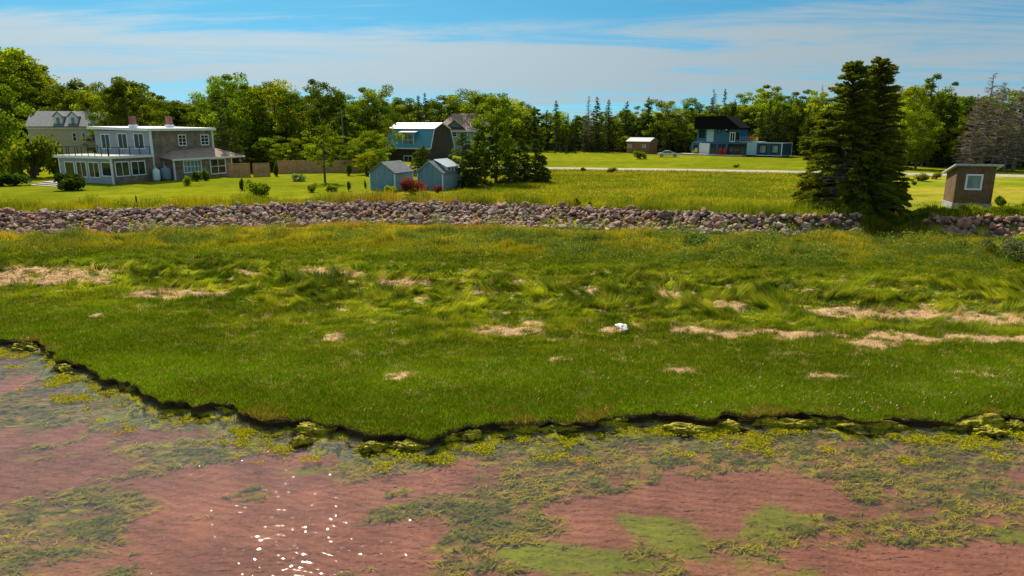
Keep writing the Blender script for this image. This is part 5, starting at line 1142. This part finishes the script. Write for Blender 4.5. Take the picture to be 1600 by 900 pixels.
# silhouettes that stand out
for a in [(2, 80, 105, 'mid', 1.0, 0), (38, 92, 146, 'mid', 1.3, 0), (125, 134, 146, 'dark', 1.0, 1), (150, 132, 147, 'mid', .9, 1), (212, 130, 112, 'dark', 1.15, 0), (196, 140, 114, 'dark', 1.0, 0), (365, 122, 112, 'mid', 1.0, 1), (352, 158, 100, 'spruce', 1.1, 1), (372, 200, 98, 'spruce', 1.2, 0), (405, 136, 116, 'mid', .95, 1),
          (435, 134, 118, 'light', 1.1, 1), (460, 148, 117, 'mid', 1.0, 0), (505, 132, 116, 'dark', 1.0, 2), (540, 150, 118, 'mid', 1, 2), (590, 141, 120, 'mid', 1.0, 1), (583, 160, 116, 'dark', 1.1, 2), (633, 158, 150, 'dark', 1.2, 0), (656, 149, 150, 'spruce', 1, 2), (667, 148, 152, 'spruce', 1, 0),
          (697, 154, 180, 'dark', 1.4, 0), (735, 147, 178, 'mid', 1.5, 3), (755, 152, 182, 'mid', 1.4, 0), (868, 158, 180, 'spruce', 1, 4), (918, 151, 180, 'dead', .8, 0), (931, 153, 180, 'spruce', 1.1, 0), (949, 157, 182, 'spruce', 1.1, 1), (977, 160, 183, 'spruce', 1.3, 0), (1010, 153, 183, 'spruce', 1.3, 1), (1003, 163, 185, 'airy', 1, 0),
          (1035, 160, 180, 'mid', 1.2, 1), (1075, 158, 182, 'mid', 1.1, 0), (1110, 140, 182, 'dead', 1.0, 1), (1108, 152, 184, 'spruce', .9, 2), (1127, 140, 183, 'spruce', .7, 4), (1143, 156, 180, 'spruce', .9, 4), (1160, 150, 183, 'airy', 1.2, 1), (1197, 137, 170, 'airy', 1.3, 2), (1197, 160, 160, 'spruce', 1, 0), (1232, 146, 168, 'airy', 1.3, 0), (1209, 165, 158, 'spruce', 1.2, 1),
          (1223, 172, 156, 'spruce', 1.1, 3), (1185, 170, 160, 'spruce', 1.1, 3), (1258, 165, 155, 'spruce', 1, 2), (1270, 148, 160, 'light', 1, 2), (1275, 135, 160, 'dead', .5, 2), (1395, 135, 125, 'dead', .9, 0), (1415, 138, 122, 'light', 1.0, 3), (1440, 122, 116, 'spruce', .75, 4), (1449, 124, 117, 'airy', .8, 0), (1476, 144, 116, 'spruce', 1.0, 2),
          (1530, 116, 106, 'dead', 1.35, 1), (1550, 130, 107, 'dead', 1.3, 0), (1583, 117, 106, 'dead', 1.3, 2), (1512, 150, 105, 'dead', 1.3, 2), (1568, 160, 105, 'dead', 1.3, 1), (1502, 152, 114, 'spruce', 1.1, 1), (1462, 150, 118, 'mid', 1, 2), (1606, 135, 105, 'dead', 1.2, 0), (1500, 185, 112, 'mid', 1.1, 0), (1560, 190, 112, 'dark', 1.1, 1), (1405, 175, 112, 'light', 1.1, 1), (1430, 180, 110, 'mid', 1.1, 3)]:
    want(*a)
r = random.Random(11)
def kinds(px, row):
    if px < 345: return r.choices(['light', 'mid', 'dark', 'spruce'], [5, 3, 2, .5])[0]
    if px < 620: return r.choices(['light', 'mid', 'dark', 'spruce'], [3, 3.5, 2.5, 1.5])[0]
    if px < 860: return r.choices(['light', 'mid', 'dark', 'spruce'], [2.5, 3, 1.5, 2])[0]
    if px < 1400: return r.choices(['light', 'mid', 'spruce', 'airy', 'dark'], [1.2, 2.2, 6.5, .8, .8])[0]
    return r.choices(['light', 'mid', 'spruce', 'dark', 'dead'], [1.2, 2.2, 4.5, 2, 1.8])[0]
px = -130
while px < 1740:
    y = wy_(px); sk = float(np.interp(px, skx, sky_))
    want(px + r.uniform(-6, 6), sk + r.uniform(6, 22), y + r.uniform(4, 10), kinds(px, 0), r.uniform(.95, 1.25), None, 'back'); px += 19
px = -120
while px < 1740:
    y = wy_(px); sk = float(np.interp(px, skx, sky_)); want(px + r.uniform(-6, 6), sk + r.uniform(-1, 16), y + r.uniform(14, 26), kinds(px, 0), r.uniform(1.15, 1.5), None, 'rear'); px += 17
px = 850
while px < 1400:
    y = wy_(px); sk = float(np.interp(px, skx, sky_)); want(px + r.uniform(-5, 5), sk + r.uniform(4, 18), y + r.uniform(8, 13), r.choice(['spruce', 'mid', 'mid', 'dark', 'light']), r.uniform(1.1, 1.5), None, 'rear'); px += 15
px = -125
while px < 1740:
    y = wy_(px); 
    base = PX((0, y, 2.2))[1]; sk = float(np.interp(px, skx, sky_)); top = sk + (base - sk) * r.uniform(.38, .68)
    if 600 < px < 860: px += 20; continue
    want(px + r.uniform(-6, 6), top, y + r.uniform(-3, 3), kinds(px, 1) if px > 860 else r.choice(['light', 'mid', 'mid', 'dark', 'spruce']), r.uniform(1.1, 1.6), None, 'edge'); px += 20
bk = {}
for t in T_:
    bk.setdefault((t['kind'], t['row'], zone(t['px'])), []).append(t)
RN = {'front': 'standing out at the wood edge', 'back': 'in the woods', 'rear': 'deep in the woods', 'edge': 'low one at the foot of the woods'}
for (kd, row, zn), lst in bk.items():
    lst.sort(key=lambda t: t['px'])
    for i, t in enumerate(lst):
        p = XY(t['px'], t['y']); H = HZ(t['y'], t['top']) - H1(p.x, p.y)
        if H < 1.5: continue
        pos = '' if len(lst) == 1 else ', %s from left' % ORD[i]
        lab = '%s %s by %s%s' % (KN[kd].replace('yellow green broadleaf', 'lime broadleaf'), {'front': 'on the skyline', 'back': 'in woods', 'rear': 'deep in woods', 'edge': 'low at wood edge'}[row], zn, pos)
        plant_tree(kd, p.x, p.y, H * 1.03, t['wf'] * min(1.25, max(.8, 13 / max(H, 4)) if row == 'edge' else 1.05), t['var'], label=lab.replace('by left of', 'left of'), group='trees of the woods')

# ------------------------------------------------------------------ near spruces
HERO = [(1313, 95, 57.5, 3.3, (.0, .3), .30), (1346, 88, 59.0, 3.5, (.3, 0), .24), (1287, 172, 60, 2.7, (-.4, 0), 0), (1378, 195, 60.5, 2.5, (.3, .2), 0), (1350, 235, 56.0, 2.7, (0, 0), 0)]
hl = ['tall dark spruce with bare lower trunk, left of the twin pair near the gully', 'tallest dark spruce, right of the twin pair near the gully', 'shorter yellowish spruce leaning out at the left of the twin spruces', 'shorter dark spruce hugging the right side of the twin spruces', 'low bushy spruce at the feet of the twin spruces']
for i, (px, top, y, rad, lean, dl) in enumerate(HERO):
    p = XY(px, y); H = HZ(y, top) - 2.1
    tm, cm = conifer(400 + i, H=H, Rr=rad, m=M['hero_spruce'], dens=6.5, needle=(.36, .11), power=.52, ragged=.34, whorl=.22, dead_low=dl, base=.05, lean=lean, upswept=.10, bark=M['grey_bark'])
    o = empty('spruce_tree', (p.x, p.y, H1(p.x, p.y)), 0); node('trunk', tm, o); node('crown', cm, o); tag(o, hl[i], 'tree', 'spruces at the gully')
# group right of the sheds
for i, (px, top, y, kd, rad, lb) in enumerate([(724, 207, 79, 'spruce', 2.7, 'broad dark spruce right beside the dormered blue shed'), (742, 232, 77.5, 'spruce', 2.2, 'shorter broad spruce just right of the shed spruce'), (812, 213, 86, 'spruce', 2.4, 'broad dark spruce, left one of the pair at the lane end'),
                                           (836, 217, 84.5, 'spruce', 2.2, 'broad dark spruce, right one of the pair at the lane end'), (661, 227, 96, 'spruce', 2.6, 'small pointed spruce between the two blue sheds'), (848, 245, 84, 'spruce', 1.3, 'low spruce at the right skirt of the paired spruces'), (795, 240, 83, 'spruce', 1.9, 'low dark spruce between willow and paired spruces')]):
    p = XY(px, y); H = HZ(y, top) - 2.2
    tm, cm = conifer(430 + i, H=H, Rr=rad, m=M['spruce'], dens=2.6, needle=(.36, .10), power=.72, ragged=.28, whorl=.30, base=.03)
    o = empty('spruce_tree', (p.x, p.y, H1(p.x, p.y)), 0); node('trunk', tm, o); node('crown', cm, o); tag(o, lb, 'tree')
for i, (px, top, y, rad, shp, mm, lb, nc, per) in enumerate([(775, 150, 84, 3.0, 'tall', 'dec_mid', 'tall loose broadleaf tree left of the paired dark spruces', 64, 150), (758, 196, 82, 2.0, 'tall', 'dec_mid', 'smaller leafy tree left of the tall loose tree', 44, 140), (508, 197, 84, 2.3, 'layer', 'dec_mid', 'lone thin crowned lawn tree casting a shadow by the hosta bed', 30, 75)]):
    p = XY(px, y); H = HZ(y, top) - 2.2
    tm, cm = deciduous(460 + i, H=H, Rr=rad, base=.12 if nc != 30 else .3, ncl=nc, per=per, leaf=.22, m=M[mm], shape=shp)
    o = empty('broadleaf_tree', (p.x, p.y, H1(p.x, p.y)), 0); node('trunk', tm, o); node('crown', cm, o); tag(o, lb, 'tree')

# ------------------------------------------------------------------ orchard and garden shrubs behind the fences
r = random.Random(21)
G_ = [(400, 222, 104, 'dark', 2.2), (392, 232, 104, 'dark', 2.2), (425, 214, 107, 'mid', 2.6), (448, 224, 105, 'light', 2.4), (470, 216, 106, 'light', 2.4), (490, 226, 104, 'light', 2.2), (530, 214, 106, 'light', 2.6), (550, 226, 104, 'mid', 2.2), (566, 216, 108, 'light', 2.6), (582, 206, 108, 'mid', 2.6), (590, 232, 100, 'mid', 2.0), (575, 238, 98, 'light', 1.8),
      (384, 245, 101, 'dark', 1.6)]
G_.sort()
for i, (px, top, y, kd, rad) in enumerate(G_):
    p = XY(px, y); H = HZ(y, top) - 2.2
    plant_tree(kd, p.x, p.y, H, rad / 3.8 * 12 / H, None, label='small %s garden tree behind the fences, %s from the left' % ({'light': 'yellow green', 'mid': 'green', 'dark': 'dark'}[kd], ORD[i]), group='garden trees behind the fences')
S_ = [  # px, base y px, width px, height px, kind, label
    (52, 279, 92, 60, 'mid', 'big rounded leafy bush left of the sunroom', 'shrub'), (24, 275, 60, 48, 'mid', 'leafy bush at the left end of the big rounded bush', 'shrub'), (20, 291, 56, 17, 'juniper', 'low clipped evergreen bush at the left edge of the lawn', 'shrub'), (115, 298, 58, 24, 'juniper', 'low spreading juniper in front of the sunroom doors', 'shrub'),
    (88, 276, 40, 50, 'dark', 'dark bush against the sunroom left corner', 'shrub'), (307, 284, 20, 16, 'dark', 'rounded dark shrub under the wing window, left of two', 'shrub'), (323, 283, 20, 18, 'dark', 'rounded dark shrub by the glazed door, right of two', 'shrub'), (293, 291, 13, 15, 'light', 'tiny leafy sapling on the lawn before the wing', 'shrub'),
    (378, 298, 11, 20, 'dark', 'small upright conifer on the lawn before the fence', 'shrub'), (407, 309, 50, 24, 'mid', 'leafy low bush at the lawn edge near the stones', 'shrub'), (467, 284, 32, 11, 'hosta', 'pale hosta bed on the lawn left of the lone tree', 'plant bed'), (487, 301, 20, 13, 'mid', 'small dark tuft bush left below the lone tree', 'shrub'),
    (519, 300, 24, 10, 'mid', 'low twiggy bush right below the lone tree', 'shrub'), (545, 299, 9, 16, 'dark', 'narrow clipped evergreen on the lawn, left of two', 'shrub'), (571, 295, 7, 14, 'dark', 'narrow clipped evergreen by the left shed, right of two', 'shrub'), (546, 275, 17, 20, 'dark', 'dome clipped evergreen at the right end of the long fence', 'shrub'),
    (575, 276, 16, 20, 'dark', 'dark rounded shrub left of the plain shed', 'shrub'), (646, 305, 50, 26, 'red', 'reddish brown rounded shrub between the two blue sheds', 'shrub'), (611, 306, 28, 15, 'light', 'yellow green low shrub before the plain blue shed', 'shrub'), (684, 302, 18, 12, 'red', 'small dark red shrub at the dormered shed corner', 'shrub'),
    (572, 262, 26, 24, 'light', 'light leafy shrub behind the plain shed', 'shrub'), (590, 268, 30, 30, 'mid', 'green leafy shrub touching the plain shed roof', 'shrub'), (432, 276, 14, 22, 'dark', 'dark shrub between the fence pieces', 'shrub'), (415, 300, 14, 8, 'dark', 'tiny bush just right of the leafy low bush', 'shrub'),
    (1000, 249, 26, 12, 'mid', 'clump of tall green grass in front of the brown outbuilding', 'shrub'), (1441, 284, 26, 12, 'mid', 'leafy bush on the lawn right of the twin spruces', 'shrub'), (1462, 281, 18, 10, 'mid', 'second leafy bush on the lawn near the lean to shed', 'shrub'), (1428, 290, 12, 6, 'dark', 'small dark bush on the lawn right of the twin spruces', 'shrub'),
    (1563, 322, 28, 15, 'dark', 'dark rounded shrub at the right of the lean to shed', 'shrub'), (1085, 382, 56, 20, 'dark', 'dark leafy shrub below the middle of the rock wall', 'shrub'), (1470, 372, 24, 14, 'light', 'pale leafy shrub at the foot of the short wall', 'shrub'), (1585, 402, 60, 34, 'grey', 'silvery grey shrub at the right edge below the short wall', 'shrub'),
    (1545, 394, 34, 24, 'grey', 'smaller silvery shrub left of the right edge shrub', 'shrub'), (1600, 392, 50, 28, 'light', 'yellow green shrub behind the silvery right edge shrub', 'shrub'), (1345, 334, 60, 26, 'dark', 'dark undergrowth bush under the twin spruces', 'shrub'), (1310, 330, 50, 20, 'mid', 'leafy undergrowth at the left trunk of the twin spruces', 'shrub'),
    (1250, 380, 24, 10, 'mid', 'small weed bush right below the wall end', 'shrub'), (1500, 386, 30, 16, 'mid', 'weed bush below the lean to shed wall', 'shrub'), (1405, 352, 34, 15, 'light', 'yellow green bush in the gap between the walls', 'shrub'), (1370, 352, 30, 14, 'light', 'yellow green bush at the left lip of the gap', 'shrub'),
    (902, 323, 18, 15, 'dark', 'tall dark rush tuft on the wall crest, middle of three', 'rushes'), (888, 322, 10, 11, 'dark', 'short dark rush tuft on the wall crest, left of three', 'rushes'), (922, 323, 10, 9, 'dark', 'short dark rush tuft on the wall crest, right of three', 'rushes'), (1150, 262, 14, 5, 'mid', 'low weedy clump beside the road before the blue house', 'shrub'),
    (955, 270, 22, 7, 'mid', 'low weedy clump at the near side of the road', 'shrub'), (911, 268, 12, 6, 'dark', 'small dark clump at the near side of the road', 'shrub')]
for i, px in enumerate(range(1405, 1612, 17)):
    S_.append((px, 337 + (i % 3), 30, 14 + (i * 5 % 4), ['mid', 'dark', 'mid', 'light'][i % 4], 'leafy bush in the row atop the short wall, %s from the left' % ORD[i], 'shrub'))
for i, (a, b, hh_) in enumerate([(867, 240, 7), (875, 239, 7), (885, 241, 11), (899, 240, 8), (912, 239, 6), (927, 238, 6), (940, 238, 6), (955, 236, 5)]):
    p = G(a, b); H = hh_ / FPX * math.hypot(p.x, p.y) * 1.1
    plant_tree('spruce', p.x, p.y, H, 1.6, None, label='young fir on the far lawn, %s from the left in its row' % ORD[i], cat='young tree', group='young firs on the far lawn')
for i, (a, b, wd_, ht, kd, lb, ct) in enumerate(S_):
    p = G(a, b, 2.15 if b < 350 else 1.0); d = math.hypot(p.x, p.y) * (1.0 if a < 900 else .98)
    dep = p.y * CP - (p.z - CAMZ) * SP
    plant_bush(kd, p.x, p.y, wd_ / FPX * dep * 1.05, ht / FPX * dep * 1.15, lb, var=i, name={'plant bed': 'hosta_bed', 'rushes': 'rush_tuft'}.get(ct, 'shrub'), cat=ct)
# small seed heads and stalks by the crest
b = B(); q = G(215, 330)
e = empty('dead_weed_stalk', (q.x, q.y, H1(q.x, q.y))); tag(e, 'single dark dead stalk standing above the stones before the shingle house', 'weed stalk')
B().rod((0, 0, 0), (.05, 0, 1.5), .035, .02, 5).put('stalk', M['bark'], e); B().lathe([(.02, 1.0), (.07, 1.2), (.05, 1.45), (.01, 1.6)], 7).put('seed_head', M['dark_brown'], e)
bad = [k for k, v in USED.items() if v > 1]
print('duplicate labels', len(bad), bad[:5]); print('long', [k for k in USED if not 4 <= len(k.split()) <= 16][:8])
